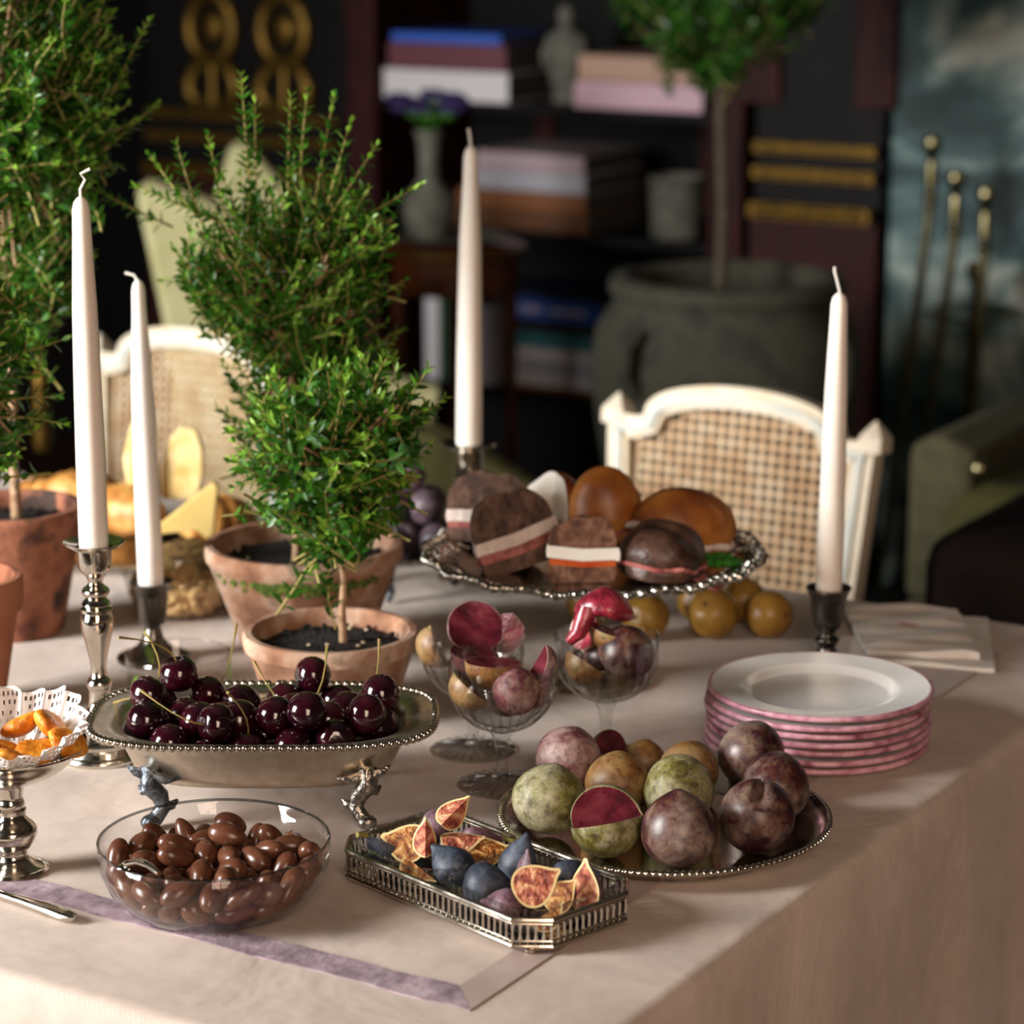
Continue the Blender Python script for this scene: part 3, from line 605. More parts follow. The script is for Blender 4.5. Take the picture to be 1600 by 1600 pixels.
# ================================================================ silver
def lat(prof, seg=56, **k): return MB().lathe(prof, seg, **k)
def scope(prof, n=3):                                # smooth a profile (Catmull-Rom)
    P = [Vector((a, b)) for a, b in prof]; out = []
    for i in range(len(P)-1):
        p0, p1, p2, p3 = P[max(i-1, 0)], P[i], P[i+1], P[min(i+2, len(P)-1)]
        for j in range(n):
            t_ = j/n; q = .5*((2*p1)+(p2-p0)*t_+(2*p0-5*p1+4*p2-p3)*t_*t_+(3*p1-p0-3*p2+p3)*t_**3); out.append((max(q.x, 0.0001), q.y))
    out.append(tuple(P[-1])); return out
def candle(loc, r0, r1, h, label, m='wax', lean=(0, 0), wick=((0, 0, 0), (.003, 0, .012), (.006, 0, .022))):
    c = thing('taper_candle', label, 'candle', loc, (lean[0], lean[1], 0))
    MB().lathe([(0, 0), (r0*.98, 0), (r0, .002), (r0*1.0, h*.12), (r0*.99, h*.3), (r0*.93, h*.5), (r0*.84, h*.7), (r1*1.08, h*.9), (r1, h*.965), (r1*.8, h*.985), (r1*.4, h*.997), (0, h)], 32).obj('wax_body', m, c)
    MB().tube([(a, b, h-.002+z) for a, b, z in wick], [.0012]*(len(wick)-1)+[.0014], 6).obj('wick', 'wick', c)
t = thing('candlestick', 'tall baluster silver candlestick with wide drip pan', 'candlestick', (-1.457, 1.692, TZ))
lat([(0, 0), (.039, 0), (.0395, .003), (.038, .006), (.036, .0075)]+scope([(.036, .0075), (.033, .013), (.033, .0165), (.03, .019), (.026, .027), (.016, .036), (.0105, .048), (.0095, .06)])+scope([(.0095, .0615), (.0115, .066), (.0105, .070), (.0075, .074), (.0068, .082), (.0095, .098), (.0135, .115), (.0142, .125), (.0125, .131)])+[(.0138, .1325), (.0138, .135), (.0115, .1365), (.0128, .139), (.0115, .1415), (.0085, .1445)]+scope([(.0085, .1445), (.0118, .1485), (.0118, .152), (.007, .1565), (.0065, .16), (.009, .165), (.014, .171), (.0152, .183), (.0155, .19)])+[(.0135, .19), (.0132, .176), (0, .175)]).obj('stem', 'silver', t)
lat([(.0155, .188), (.022, .1905), (.0265, .194), (.0267, .195), (.022, .1925), (.0156, .1905)]).obj('drip_pan', 'silver', t)
candle((-1.457, 1.692, TZ+.1755), .0127, .0075, .318, 'cream taper candle in the tall baluster candlestick', wick=((0, 0, 0), (.0, 0, .008), (.004, .002, .016), (.001, 0, .021), (.008, .004, .025)))
t = thing('candlestick', 'short pewter candlestick with trumpet foot behind the glass dish', 'candlestick', (-1.605, 1.947, TZ))
lat([(0, 0), (.036, 0), (.0365, .003)]+scope([(.035, .005), (.022, .010), (.012, .02), (.0085, .031), (.008, .034)])+scope([(.0085, .036), (.0125, .038), (.014, .042), (.0155, .06), (.0165, .07), (.0205, .0785)])+[(.0212, .0795), (.0195, .0795), (.0145, .072), (.0135, .055), (0, .054)]).obj('stem', 'pewter', t)
lat([(.0209, .0788), (.0216, .0795), (.0209, .0803), (.02, .0795)]).obj('lip', 'silver', t)
candle((-1.605, 1.947, TZ+.0545), .0125, .0065, .325, 'pale grey-white taper candle in the short pewter candlestick', 'wax_grey', (0, -.012), ((0, 0, 0), (-.004, -.001, .006), (-.012, -.004, .008)))
t = thing('candlestick', 'silver candlestick with ribbed column behind the sandwiches', 'candlestick', (-1.502, 2.37, TZ))
pr = [(0, 0), (.036, 0), (.036, .006)]+scope([(.034, .008), (.028, .02), (.016, .034), (.012, .06), (.013, .08), (.021, .09), (.0215, .098), (.0165, .104)])
for k in range(9): pr += [(.0145, .106+k*.0045), (.0162, .1082+k*.0045)]
pr += [(.0145, .1475), (.0165, .150), (.0165, .153), (.0135, .154), (.013, .14), (0, .139)]
lat(pr).obj('stem', 'silver', t)
lat([(.0165, .148), (.026, .1495), (.0295, .1525), (.0298, .154), (.027, .153), (.0166, .1515)]).obj('drip_pan', 'silver', t)
candle((-1.502, 2.37, TZ+.1395), .0142, .0078, .338, 'cream taper candle in the ribbed silver candlestick', 'wax', (0, .012), ((0, 0, 0), (-.001, 0, .01), (-.003, 0, .02)))
t = thing('candlestick', 'short dark pewter candlestick beside the plates and napkins', 'candlestick', (-1.018, 2.257, TZ))
lat([(0, 0), (.031, 0), (.0315, .003)]+scope([(.03, .005), (.02, .012), (.0105, .02), (.0085, .026), (.0115, .031), (.0118, .034), (.008, .037), (.0085, .041), (.0145, .048), (.0165, .06), (.0175, .073), (.0215, .083)])+[(.0222, .0845), (.0205, .0845), (.015, .075), (.0138, .06), (0, .059)]).obj('stem', 'pewter', t)
lat([(.0219, .0838), (.0226, .0847), (.0219, .0855), (.021, .0847)]).obj('lip', 'silver', t)
candle((-1.018, 2.257, TZ+.0595), .0128, .0078, .314, 'cream taper candle between the plates and folded napkins', 'wax', (0, .008), ((0, 0, 0), (0, 0, .003), (-.003, -.002, .016), (-.005, -.002, .022), (-.005, -.002, .026)))

# ---- cherry dish
dz = math.radians(31.4); t = thing('cherry_dish', 'oblong footed silver dish with beaded rim full of cherries', 'dish', (-1.262, 1.672, TZ), (0, 0, dz))
cd_ = MB(); prof = [(.088, .048, .029), (.098, .056, .031), (.108, .064, .040), (.118, .073, .062), (.1195, .0745, .069), (.122, .077, .0715), (.137, .084, .0735), (.142, .087, .0745), (.142, .087, .0765), (.137, .084, .0765), (.133, .0815, .0753), (.129, .079, .0762), (.125, .0765, .0748), (.119, .074, .074), (.114, .072, .068), (.113, .071, .060), (.105, .063, .040), (.09, .05, .032)]
NR = 120
rg = [[sup(a, b, 3.0 if a < .125 else 3.4, 2*PI*i/NR)+(z,) for i in range(NR)] for a, b, z in prof]
cd_.loft(rg, cap0=True, cap1=True); cd_.obj('bowl', 'silver_brushed', t, ang=60)
bd = MB().ell((0, 0, 0), (.0036, .0036, .0036), nu=10, nv=6).mesh('bead', 'silver')
pts = [Vector(sup(.1425, .0875, 3.4, 2*PI*i/2000)+(.0757,)) for i in range(2000)]; L = [0]
for a, b in zip(pts, pts[1:]+pts[:1]): L.append(L[-1]+(b-a).length)
NB = int(L[-1]/.0068); j = 0
rim = MB(); rim.tube([tuple(p+Vector((0, 0, -.001))) for p in pts[::16]]+[tuple(pts[0]+Vector((0, 0, -.001)))], .0016, 6, cap=False); rim = rim.obj('rim', 'silver', t)
for k in range(NB):
    s = L[-1]*k/NB
    while L[j+1] < s: j += 1
    put('bead', bd, rim, pts[j])
for sx, sy, m in ((-1, -1, 'silver_dark'), (1, -1, 'silver_cast'), (-1, 1, 'silver_cast'), (1, 1, 'silver_cast')):
    f = MB(); K = [(.078, .046, .05), (.09, .058, .045), (.089, .061, .035), (.081, .057, .025), (.079, .058, .015), (.085, .063, .007), (.088, .067, .0045)]
    f.tube([(sx*a, sy*b, z) for a, b, z in K], [.004, .0085, .0085, .0075, .0065, .0065, .0045], 12)
    f.ell((sx*.088, sy*.067, .0062), (.0085, .0075, .0062), nu=14, nv=8)
    fo = f.obj('dolphin_foot', m, t)
    for K in ([(.09, .059, .043), (.1, .06, .047), (.107, .057, .051)], [(.088, .06, .044), (.075, .064, .041), (.064, .06, .041)], [(.079, .058, .016), (.071, .056, .017), (.067, .054, .021)], [(.087, .06, .031), (.095, .056, .029), (.099, .052, .032)]):
        MB().tube([(sx*a, sy*b, z) for a, b, z in K], [.005, .004, .0012], 8).obj('fin', m, fo)
CH = [(0, -0.0061, 0.0476, 0.0499, 0.539, -0.141, -0.829, -0.047), (0, 0.08, -0.0329, 0.0509, 0.639, -0.598, -0.069, 0.479), (0, 0.0628, -0.0052, 0.0484, 0.127, -0.125, -0.768, -0.615), (0, -0.0845, 0.012, 0.0483, 0.674, 0.508, 0.086, -0.529), (0, -0.0521, 0.0149, 0.0484, 0.752, 0.517, -0.361, -0.194), (0, 0.0127, 0.0208, 0.0481, 0.665, 0.306, -0.68, -0.054),
      (0, 0.0107, -0.0328, 0.0484, 0.366, -0.175, -0.394, 0.825), (0, -0.0211, -0.0267, 0.0483, 0.819, -0.231, 0.466, -0.241), (0, 0.0305, -0.0063, 0.0483, 0.23, 0.886, -0.27, 0.3), (0, 0.047, -0.0337, 0.0482, 0.662, 0.014, 0.276, 0.697), (0, -0.0702, 0.0411, 0.0513, 0.106, -0.934, 0.297, -0.169), (0, -0.0199, 0.0177, 0.0482, 0.836, -0.063, 0.508, 0.199),
      (0, -0.0518, -0.0173, 0.0483, 0.454, 0.803, 0.302, -0.24), (0, 0.0279, -0.0539, 0.0655, 0.934, -0.095, 0.175, -0.296), (0, 0.0339, 0.0454, 0.0489, 0.125, 0.364, -0.345, 0.856), (0, -0.0916, 0.0309, 0.0731, 0.674, -0.596, 0.078, 0.431), (0, 0.0619, 0.0282, 0.0481, 0.369, 0.59, -0.272, 0.665), (0, -0.0839, -0.0207, 0.0485, 0.601, 0.053, 0.75, -0.271),
      (0, 0.0579, 0.0509, 0.0703, 0.139, 0.601, 0.502, 0.606), (0, 0.0142, 0.0406, 0.074, 0.495, -0.118, 0.385, -0.77), (0, 0.0382, 0.0192, 0.068, 0.047, -0.276, 0.74, -0.612), (0, -0.0345, -0.0003, 0.0705, 0.851, 0.308, -0.373, -0.203), (0, 0.0899, 0.0128, 0.0513, 0.52, 0.321, 0.247, 0.752), (0, -0.0382, 0.0444, 0.0485, 0.095, -0.483, -0.277, 0.825),
      (0, -0.0668, 0.0003, 0.0734, 0.725, -0.608, 0.131, 0.297), (0, 0.0685, 0.0112, 0.076, 0.036, 0.977, 0.076, 0.194), (0, -0.0009, -0.0055, 0.0613, 0.973, -0.186, 0.096, 0.093), (0, 0.0962, -0.0129, 0.0703, 0.113, 0.581, 0.435, 0.678), (0, -0.0098, -0.0536, 0.0635, 0.31, 0.675, -0.123, 0.658), (0, -0.023, 0.0352, 0.0749, 0.339, -0.309, 0.286, 0.841),
      (0, 0.0965, 0.0123, 0.0907, 0.002, 0.249, -0.381, -0.891), (0, -0.0182, -0.0262, 0.0806, 0.582, 0.036, 0.49, 0.648), (0, -0.0527, 0.0519, 0.0766, 0.725, -0.502, -0.41, 0.234), (0, -0.0442, -0.0484, 0.0546, 0.502, 0.146, -0.769, -0.368), (0, 0.0362, 0.0536, 0.0939, 0.138, 0.069, -0.726, -0.67), (0, -0.0739, -0.0455, 0.0664, 0.823, 0.459, 0.319, 0.101),
      (0, 0.0398, -0.0504, 0.095, 0.265, 0.576, 0.731, -0.255), (0, -0.0946, -0.024, 0.079, 0.095, 0.612, 0.531, 0.578), (0, 0.0869, -0.0379, 0.0885, 0.369, -0.292, -0.681, 0.561), (0, 0.0874, 0.0373, 0.0717, 0.853, -0.444, 0.215, 0.17), (0, -0.0339, -0.0537, 0.0854, 0.181, -0.262, 0.604, -0.731), (0, 0.0249, -0.0073, 0.0802, 0.741, 0.627, -0.148, 0.191),
      (0, 0.0622, -0.0502, 0.0715, 0.249, 0.719, -0.639, -0.113), (0, -0.0964, 0.0054, 0.092, 0.864, -0.027, -0.449, 0.226), (0, 0.0546, -0.0195, 0.0768, 0.851, -0.317, 0.309, -0.281), (0, 0.0118, -0.0362, 0.0865, 0.678, -0.655, 0.286, 0.172), (0, -0.0508, -0.027, 0.079, 0.059, 0.838, -0.48, -0.253), (0, -0.0759, 0.0451, 0.098, 0.57, -0.307, -0.627, -0.433)]
chm = [MB().ell((0, 0, 0), (.0160, .0168, .0166), nu=22, nv=14, fn=lambda p: Vector((p.x*(1-.24*math.exp(-((1-p.x)/.07)) if p.x > 0 else 1), p.y*(1-.03*p.y), p.z))).mesh('cherry', 'cherry', 180)]
stm = []
for k in range(5):
    c = .6+.25*k; b = MB(); b.tube([(.0122, 0, 0)]+[(.011+.0075*i, .0016*c*i*i*(1 if k % 2 else -1), .0008*i*i*(k-2)) for i in range(1, 6)], [.0007]*5+[.0014], 5); stm.append(b.mesh('stem', 'stem_green'))
Rd = Matrix.Rotation(dz, 4, 'Z'); base = Vector((-1.262, 1.672, TZ))
for k, (d, x, y, z, qw, qx, qy, qz) in enumerate(CH):
    q = Rd.to_quaternion() @ Quaternion((qw, qx, qy, qz)); o = put('cherry', chm[0], None, base+Rd @ Vector((x, y, z)), q)
    ax = q @ Vector((1, 0, 0))
    if z > .06 and ax.z > .15 and k % 3:
        put('stem', stm[k % 5], o); tag(o, 'glossy dark cherry with its stem sticking up from the footed dish', 'cherry', 'stemmed cherries in the silver dish')
    else: tag(o, 'glossy dark red cherry without visible stem in the footed dish', 'cherry', 'stemless cherries in the silver dish')

# ---- chocolate bowl
t = tag(MB().lathe([(0, 0), (.05, 0), (.068, .0055), (.08, .019), (.0865, .0355), (.087, .052), (.0862, .0527), (.0853, .052), (.0847, .036), (.0783, .0205), (.0664, .007), (.048, .0018), (0, .0018)], 96).obj('glass_bowl', 'clear_glass', None, (-1.158, 1.468, TZ), ang=60), 'wide clear glass bowl filled with chocolate almonds', 'bowl')
MB().lathe([(.0866, .0512), (.0874, .0522), (.0872, .0532), (.0862, .0537), (.0852, .0532), (.0854, .0516)], 96).obj('rim', 'glass_edge', t)
CO = [(2, -0.0371, 0.0056, 0.0118, 0.415, -0.287, 0.548, -0.667), (2, -0.0559, 0.0177, 0.0154, 0.198, -0.345, -0.918, -0.011), (0, -0.0133, 0.0471, 0.0116, 0.458, 0.785, -0.232, -0.348), (2, -0.0509, -0.0341, 0.017, 0.031, -0.234, -0.633, -0.737), (0, -0.0408, 0.0298, 0.012, 0.462, -0.758, 0.459, -0.025), (0, 0.0406, 0.0256, 0.0113, 0.377, 0.134, 0.474, 0.785),
      (0, 0.0084, -0.0167, 0.0105, 0.19, 0.769, 0.602, 0.1), (1, -0.0099, -0.0284, 0.0102, 0.931, 0.032, 0.085, -0.354), (1, -0.0125, 0.0682, 0.0242, 0.299, 0.651, -0.042, -0.697), (1, 0.0608, -0.0131, 0.0154, 0.788, -0.318, -0.275, 0.451), (0, -0.0336, 0.0533, 0.0175, 0.618, -0.465, -0.584, 0.246), (2, 0.0149, -0.0405, 0.0114, 0.794, -0.191, -0.095, 0.569),
      (0, 0.0031, 0.0535, 0.0128, 0.802, -0.002, 0.261, -0.538), (1, -0.0137, -0.0072, 0.01, 0.001, -0.999, 0.021, 0.037), (2, 0.0276, -0.012, 0.0114, 0.534, -0.086, 0.195, -0.818), (0, -0.0205, 0.031, 0.0104, 0.035, 0.308, 0.951, -0.011), (2, -0.0601, 0.0356, 0.0271, 0.829, 0.023, 0.548, 0.112), (2, 0.0227, 0.0543, 0.0154, 0.737, 0.517, -0.145, -0.412),
      (2, 0.0264, -0.0568, 0.018, 0.7, -0.481, 0.188, 0.494), (2, 0.0061, -0.062, 0.018, 0.626, -0.599, -0.007, -0.5), (0, -0.0101, 0.0397, 0.0267, 0.442, -0.062, 0.41, -0.795), (0, -0.0621, -0.0177, 0.0199, 0.46, -0.301, -0.337, -0.764), (2, 0.0566, 0.0334, 0.0213, 0.618, -0.148, -0.373, 0.676), (1, -0.0004, 0.0269, 0.0181, 0.156, -0.61, 0.681, -0.373),
      (2, 0.0616, 0.0111, 0.018, 0.099, 0.44, 0.248, -0.857), (1, 0.0065, 0.0104, 0.0105, 0.082, -0.587, 0.779, -0.204), (1, 0.046, -0.0037, 0.01, 0.703, 0.178, -0.122, -0.678), (1, 0.0351, -0.0314, 0.0106, 0.447, 0.698, 0.51, 0.228), (1, -0.0121, 0.0081, 0.0152, 0.875, -0.16, -0.333, -0.312), (2, -0.0386, -0.017, 0.0115, 0.989, -0.002, 0.146, 0.012),
      (1, 0.0188, 0.0332, 0.0118, 0.057, 0.54, 0.777, 0.318), (2, -0.0054, -0.0154, 0.0242, 0.753, -0.312, 0.375, -0.441), (0, 0.0423, 0.0473, 0.0174, 0.429, -0.627, 0.648, 0.059), (2, -0.0676, 0.0001, 0.024, 0.682, 0.479, 0.532, 0.149), (1, 0.0249, 0.0687, 0.0303, 0.323, -0.013, -0.54, 0.777), (0, 0.0291, 0.0101, 0.0135, 0.962, -0.038, -0.267, 0.053),
      (2, -0.0483, -0.0053, 0.0254, 0.371, 0.316, 0.873, -0.027), (1, 0.0721, -0.0017, 0.0308, 0.216, -0.69, 0.648, 0.24), (2, -0.0008, -0.0403, 0.0228, 0.638, 0.496, 0.41, 0.423), (0, 0.0288, -0.0011, 0.0274, 0.213, -0.033, 0.238, 0.947), (1, 0.0595, -0.0442, 0.0331, 0.363, -0.256, 0.874, -0.197), (1, -0.0129, -0.0524, 0.0122, 0.669, -0.258, 0.006, 0.697),
      (0, 0.0493, 0.019, 0.0313, 0.46, 0.408, 0.183, -0.767), (2, 0.0435, -0.0209, 0.0239, 0.631, 0.161, 0.405, 0.642), (1, -0.0289, -0.0331, 0.0151, 0.426, 0.182, -0.451, 0.763), (0, 0.0256, -0.0324, 0.025, 0.123, -0.76, 0.59, -0.241), (1, 0.0493, -0.0406, 0.0177, 0.892, -0.18, -0.102, 0.402), (2, 0.0528, -0.0036, 0.0287, 0.515, 0.233, 0.751, 0.341),
      (0, 0.0178, 0.018, 0.0245, 0.006, 0.33, -0.939, -0.095), (1, -0.0181, -0.0279, 0.0272, 0.401, -0.377, -0.263, 0.792), (1, 0.0107, 0.0426, 0.0268, 0.736, -0.057, 0.072, -0.671), (0, -0.0273, -0.0036, 0.0247, 0.074, -0.491, 0.845, -0.199), (1, -0.0223, 0.02, 0.0237, 0.869, 0.483, -0.103, -0.023), (2, -0.0348, 0.0647, 0.0365, 0.311, 0.91, 0.27, -0.058),
      (0, -0.0058, -0.0722, 0.0313, 0.162, 0.972, -0.096, -0.141), (1, 0.0108, -0.0518, 0.0316, 0.896, -0.022, 0.322, 0.305), (1, 0.0101, -0.0065, 0.0248, 0.428, 0.173, 0.508, 0.727), (1, 0.034, 0.0354, 0.0251, 0.574, -0.782, 0.156, -0.187), (0, 0.0544, 0.0476, 0.0358, 0.499, -0.334, 0.063, 0.797), (2, 0.0397, -0.055, 0.0317, 0.783, -0.208, 0.338, -0.479),
      (1, -0.0469, 0.0274, 0.0359, 0.264, 0.393, -0.518, 0.712), (0, -0.0018, 0.0253, 0.0348, 0.995, 0.003, 0.097, -0.032), (0, 0.0043, 0.0672, 0.0305, 0.694, 0.486, 0.528, -0.06), (2, 0.0091, -0.0271, 0.0348, 0.461, 0.737, -0.31, -0.385), (1, -0.045, 0.0117, 0.0299, 0.077, 0.046, 0.258, 0.962), (2, -0.0343, -0.0508, 0.0164, 0.057, 0.153, 0.349, 0.923),
      (0, 0.034, 0.0515, 0.0368, 0.243, 0.926, 0.277, 0.078), (0, 0.0202, -0.0675, 0.0361, 0.397, -0.803, -0.442, -0.049), (2, -0.0119, 0.0059, 0.0362, 0.853, -0.245, 0.2, -0.415), (2, -0.0708, 0.0166, 0.0344, 0.557, 0.248, -0.792, -0.026), (2, 0.0647, -0.0241, 0.0297, 0.275, -0.056, 0.47, -0.837), (0, -0.065, -0.0344, 0.0355, 0.709, -0.294, 0.632, -0.108),
      (1, 0.0266, 0.0301, 0.0387, 0.05, -0.135, 0.033, 0.989), (2, -0.0436, -0.0278, 0.0342, 0.767, -0.31, -0.077, 0.556), (0, -0.0459, 0.0472, 0.0293, 0.017, 0.904, -0.412, -0.11), (1, -0.0247, 0.0509, 0.0323, 0.02, -0.297, 0.638, -0.71), (0, -0.0299, -0.0646, 0.029, 0.116, 0.299, -0.135, 0.938), (0, -0.0336, -0.0029, 0.0413, 0.45, 0.767, 0.456, 0.031),
      (2, -0.0508, -0.0505, 0.0309, 0.185, 0.479, 0.698, -0.499), (1, -0.0278, 0.0288, 0.0373, 0.422, 0.24, -0.537, -0.69), (0, 0.029, 0.0128, 0.038, 0.077, 0.131, 0.247, 0.957), (2, -0.0593, -0.0111, 0.04, 0.191, 0.731, 0.572, 0.319), (0, 0.0688, 0.027, 0.0345, 0.623, -0.068, -0.148, 0.765), (2, 0.0506, -0.0502, 0.0469, 0.38, 0.31, 0.652, 0.578),
      (0, 0.011, 0.0044, 0.0378, 0.655, -0.679, 0.167, -0.287), (1, -0.0192, -0.0501, 0.0293, 0.285, 0.177, 0.576, 0.745), (2, 0.0302, -0.0177, 0.0387, 0.095, 0.157, 0.696, -0.694), (0, -0.0008, 0.0175, 0.0497, 0.427, -0.885, -0.116, 0.145), (0, -0.0231, -0.0162, 0.0384, 0.75, -0.497, -0.058, 0.432)]
def egg(a, b, c, e): return MB().ell((0, 0, 0), (1, 1, 1), nu=18, nv=12, R=Matrix(((0, 0, a), (0, b, 0), (c, 0, 0))), fn=lambda p: Vector((p.x*(1-e*p.z), p.y*(1-e*p.z), p.z)))
cm = [egg(a, b, c, e).mesh('chocolate_almond', 'chocolate', 180) for a, b, c, e in ((.0153, .0088, .0083, .14), (.0163, .0082, .0078, .16), (.0133, .0098, .0092, .1))]
for d, x, y, z, qw, qx, qy, qz in CO:
    tag(put('chocolate_almond', cm[d], None, (-1.158+x, 1.468+y, TZ+z), Quaternion((qw, qx, qy, qz))), 'smooth milk chocolate almond in the clear glass bowl', 'chocolate', 'chocolate almonds in the bowl')
t = thing('teaspoon', 'small silver spoon tucked into the chocolate almonds', 'spoon', Vector((-1.158, 1.468, TZ+.036))+vd(-.058, -.03, 0), (0, 0, dz-.9))
MB().tube([(-.004, 0, .006), (.012, 0, .013), (.026, 0, .0145), (.04, 0, .012)], [.0042, .0034, .0028, .0022], 10).obj('handle', 'silver', t)
MB().ell((-.012, 0, .003), (.012, .0075, .0028)).obj('bowl', 'silver', t)
t = thing('butter_knife', 'silver knife handle lying on the cloth near the ribbon', 'knife', (-1.222, 1.382, TZ), (0, 0, math.radians(176)))
kn = []
for x, w_, h in ((0, .001, .001), (.002, .005, .003), (.01, .0068, .0042), (.03, .0062, .0048), (.05, .0045, .0042), (.07, .0032, .0036), (.085, .0034, .0034)):
    kn.append([(x, w_*math.cos(a), .0052+h*math.sin(a)-(.0052-h)*0) for a in np.linspace(0, 2*PI, 14)[:-1]])
MB().loft(kn, cap0=True, cap1=True).obj('handle', 'silver', t)
MB().prism([(.085, .002), (.095, .0005), (.17, .0005), (.19, .004), (.18, .008), (.095, .0075)], -.0008, .0008).obj('blade', 'silver', t)

# ---- compote with doily and apricots
cl_ = (-1.335, 1.441, TZ); t = thing('compote', 'small pedestal silver compote lined with a paper doily', 'compote', cl_)
lat([(0, 0), (.027, 0), (.0275, .002), (.025, .004)]+scope([(.025, .004), (.018, .007), (.0125, .012), (.0115, .017), (.015, .021), (.0195, .03), (.019, .036), (.0125, .043), (.010, .047)])+[(.0118, .048), (.0118, .051), (.0102, .0525), (.0112, .055), (.0104, .058)]+scope([(.0095, .06), (.011, .068), (.014, .073), (.03, .078), (.045, .087), (.056, .098), (.0605, .102)])+[(.062, .1025), (.0622, .1042), (.0605, .1045), (.055, .0995), (.044, .0888), (.028, .081), (0, .079)]).obj('body', 'silver', t)
dl = thing('paper_doily', 'white lace paper doily standing up in the compote', 'doily', (cl_[0], cl_[1], TZ+.0835))
d_ = MB(); NT, NRr = 432, 46; vv = []; ff = []
for i in range(NT):
    a = 2*PI*i/NT; hf = .3+.7*(.5-.5*math.cos(a-math.atan2(-.8535, .521))); sc_ = abs(math.sin(a*9)); fl_ = math.sin(a*9*2)
    for j in range(NRr+1):
        u = j/NRr; r = .018+.052*u; rmax = .0625+.0085*math.sqrt(sc_); r = .018+(rmax-.018)*u
        z = .021*(u**1.3)+hf*.025*u*u*(1.1+.18*math.sin(a*5+1))+.0015*u*fl_; rr = r*(1-.10*u*u)
        vv.append((rr*math.cos(a), rr*math.sin(a), z))
for i in range(NT):
    for j in range(NRr):
        m = i % 24; hole = False
        if j in (42, 43): hole = m in (4, 5, 8, 9, 12, 13, 16, 17, 20, 21)
        elif j in (38, 39): hole = m in (6, 7, 11, 12, 16, 17)
        elif j in (33, 34): hole = i % 8 in (2, 3)
        elif j in (29, 30): hole = i % 8 in (6, 7)
        elif j in (24, 25): hole = i % 12 in (3, 4, 8, 9)
        elif j in (18, 19): hole = i % 12 in (5, 6)
        if not hole: k = (i+1) % NT; ff.append((i*(NRr+1)+j, k*(NRr+1)+j, k*(NRr+1)+j+1, i*(NRr+1)+j+1))
d_.add(vv, ff); po = d_.obj('lace', 'paper', dl, ang=180); so = po.modifiers.new('thickness', 'SOLIDIFY'); so.thickness = .0003
def apr(seed):
    r = random.Random(seed); A, B = r.uniform(1.5, 3), r.uniform(0, 6)
    return MB().ell((0, 0, 0), (.0172, .0145, .0078), nu=22, nv=12, fn=lambda p: Vector((p.x*(1+.08*math.sin(A*p.y*2+B)), p.y, p.z*(1-.35*math.exp(-((p.x-.1)**2+p.y**2)/.15) if p.z > 0 else 1)+.25*p.x*p.x)))
am = [apr(k).mesh('dried_apricot', 'apricot', 180) for k in range(3)]
AP = [(.048, -.012, .030, 70, 35), (.026, -.026, .026, 20, 15), (.008, .02, .034, 60, -30), (.030, .016, .036, 100, 40), (-.012, -.018, .028, 140, 25), (-.03, .006, .032, 30, -30), (.004, -.036, .026, 160, 25), (-.008, -.002, .020, 10, 5), (.022, -.004, .021, 80, -8), (-.034, -.02, .024, 75, 28)]
for k, (r_, f_, z, yw, tl) in enumerate(AP):
    p = Vector(cl_)+vd(r_, f_, 0)+Vector((0, 0, .0865+z-.008)); tag(put('dried_apricot', am[k % 3], None, p, Euler((math.radians(tl), math.radians(tl*.6), math.radians(yw)))), 'orange dried apricot in the doily-lined compote', 'dried apricot', 'dried apricots in the compote')

# ---- fig tray
fr = math.radians(-16); ft = thing('fig_tray', 'silver pierced-gallery tray holding a two-part glass liner', 'tray', (-.9905, 1.5822, TZ), (0, 0, fr))
FA, FB, FC = .114, .0575, .02
def octo(d=0, a=FA, b=FB, c=FC):
    a, b = a-d, b-d; c = c-d*.41; return [(-a+c, -b), (a-c, -b), (a, -b+c), (a, b-c), (a-c, b), (-a+c, b), (-a, b-c), (-a, -b+c)]
MB().loft([[p+(.0045,) for p in octo(.001)], [p+(.007,) for p in octo(.0)], [p+(.007,) for p in octo(.004)]], cap0=True, cap1=True).obj('tray_base', 'silver', ft)
def ring_t(z, r, name, d=0):
    P = [Vector(p+(z,)) for p in octo(d)]; Q = []
    for a, b in zip(P, P[1:]+P[:1]): Q += [tuple(a.lerp(b, k/6)) for k in range(6)]
    MB().tube(Q+[Q[0], Q[1]], r, 8, cap=False).obj(name, 'silver', ft)
ring_t(.0075, .0017, 'base_rim'); ring_t(.0275, .0021, 'top_rim'); ring_t(.0245, .0009, 'gallery_wire'); ring_t(.0115, .0009, 'gallery_wire')
lp = MB(); lp.tube([(.0026*math.sin(a)*(1 if abs(math.sin(a)) < .99 else 1), 0, .018-.0085*math.cos(a)) for a in np.linspace(0, 2*PI, 17)], .00062, 5, cap=False)
lp.tube([(-.003, 0, .009), (-.003, 0, .0265)], .0005, 5); lpm = lp.mesh('gallery_loop', 'silver')
P = [Vector(p+(0,)) for p in octo()]
for a, b in zip(P, P[1:]+P[:1]):
    n = max(2, round((b-a).length/.0062)); ang = math.atan2((b-a).y, (b-a).x)
    for k in range(n): put('gallery_loop', lpm, ft, a.lerp(b, (k+.5)/n), (0, 0, ang))
fm = MB().lathe([(0, 0), (.0035, 0), (.005, .002), (.005, .0045), (.003, .006), (0, .006)], 12).mesh('ball_foot', 'silver')
for sx in (-1, 1):
    for sy in (-1, 1): put('ball_foot', fm, ft, (sx*(FA-.014), sy*(FB-.012), 0))
gl = tag(put('glass_liner', None, None, (-.9905, 1.5822, TZ), (0, 0, fr)), 'cut glass two-compartment liner inside the silver tray', 'glass liner')
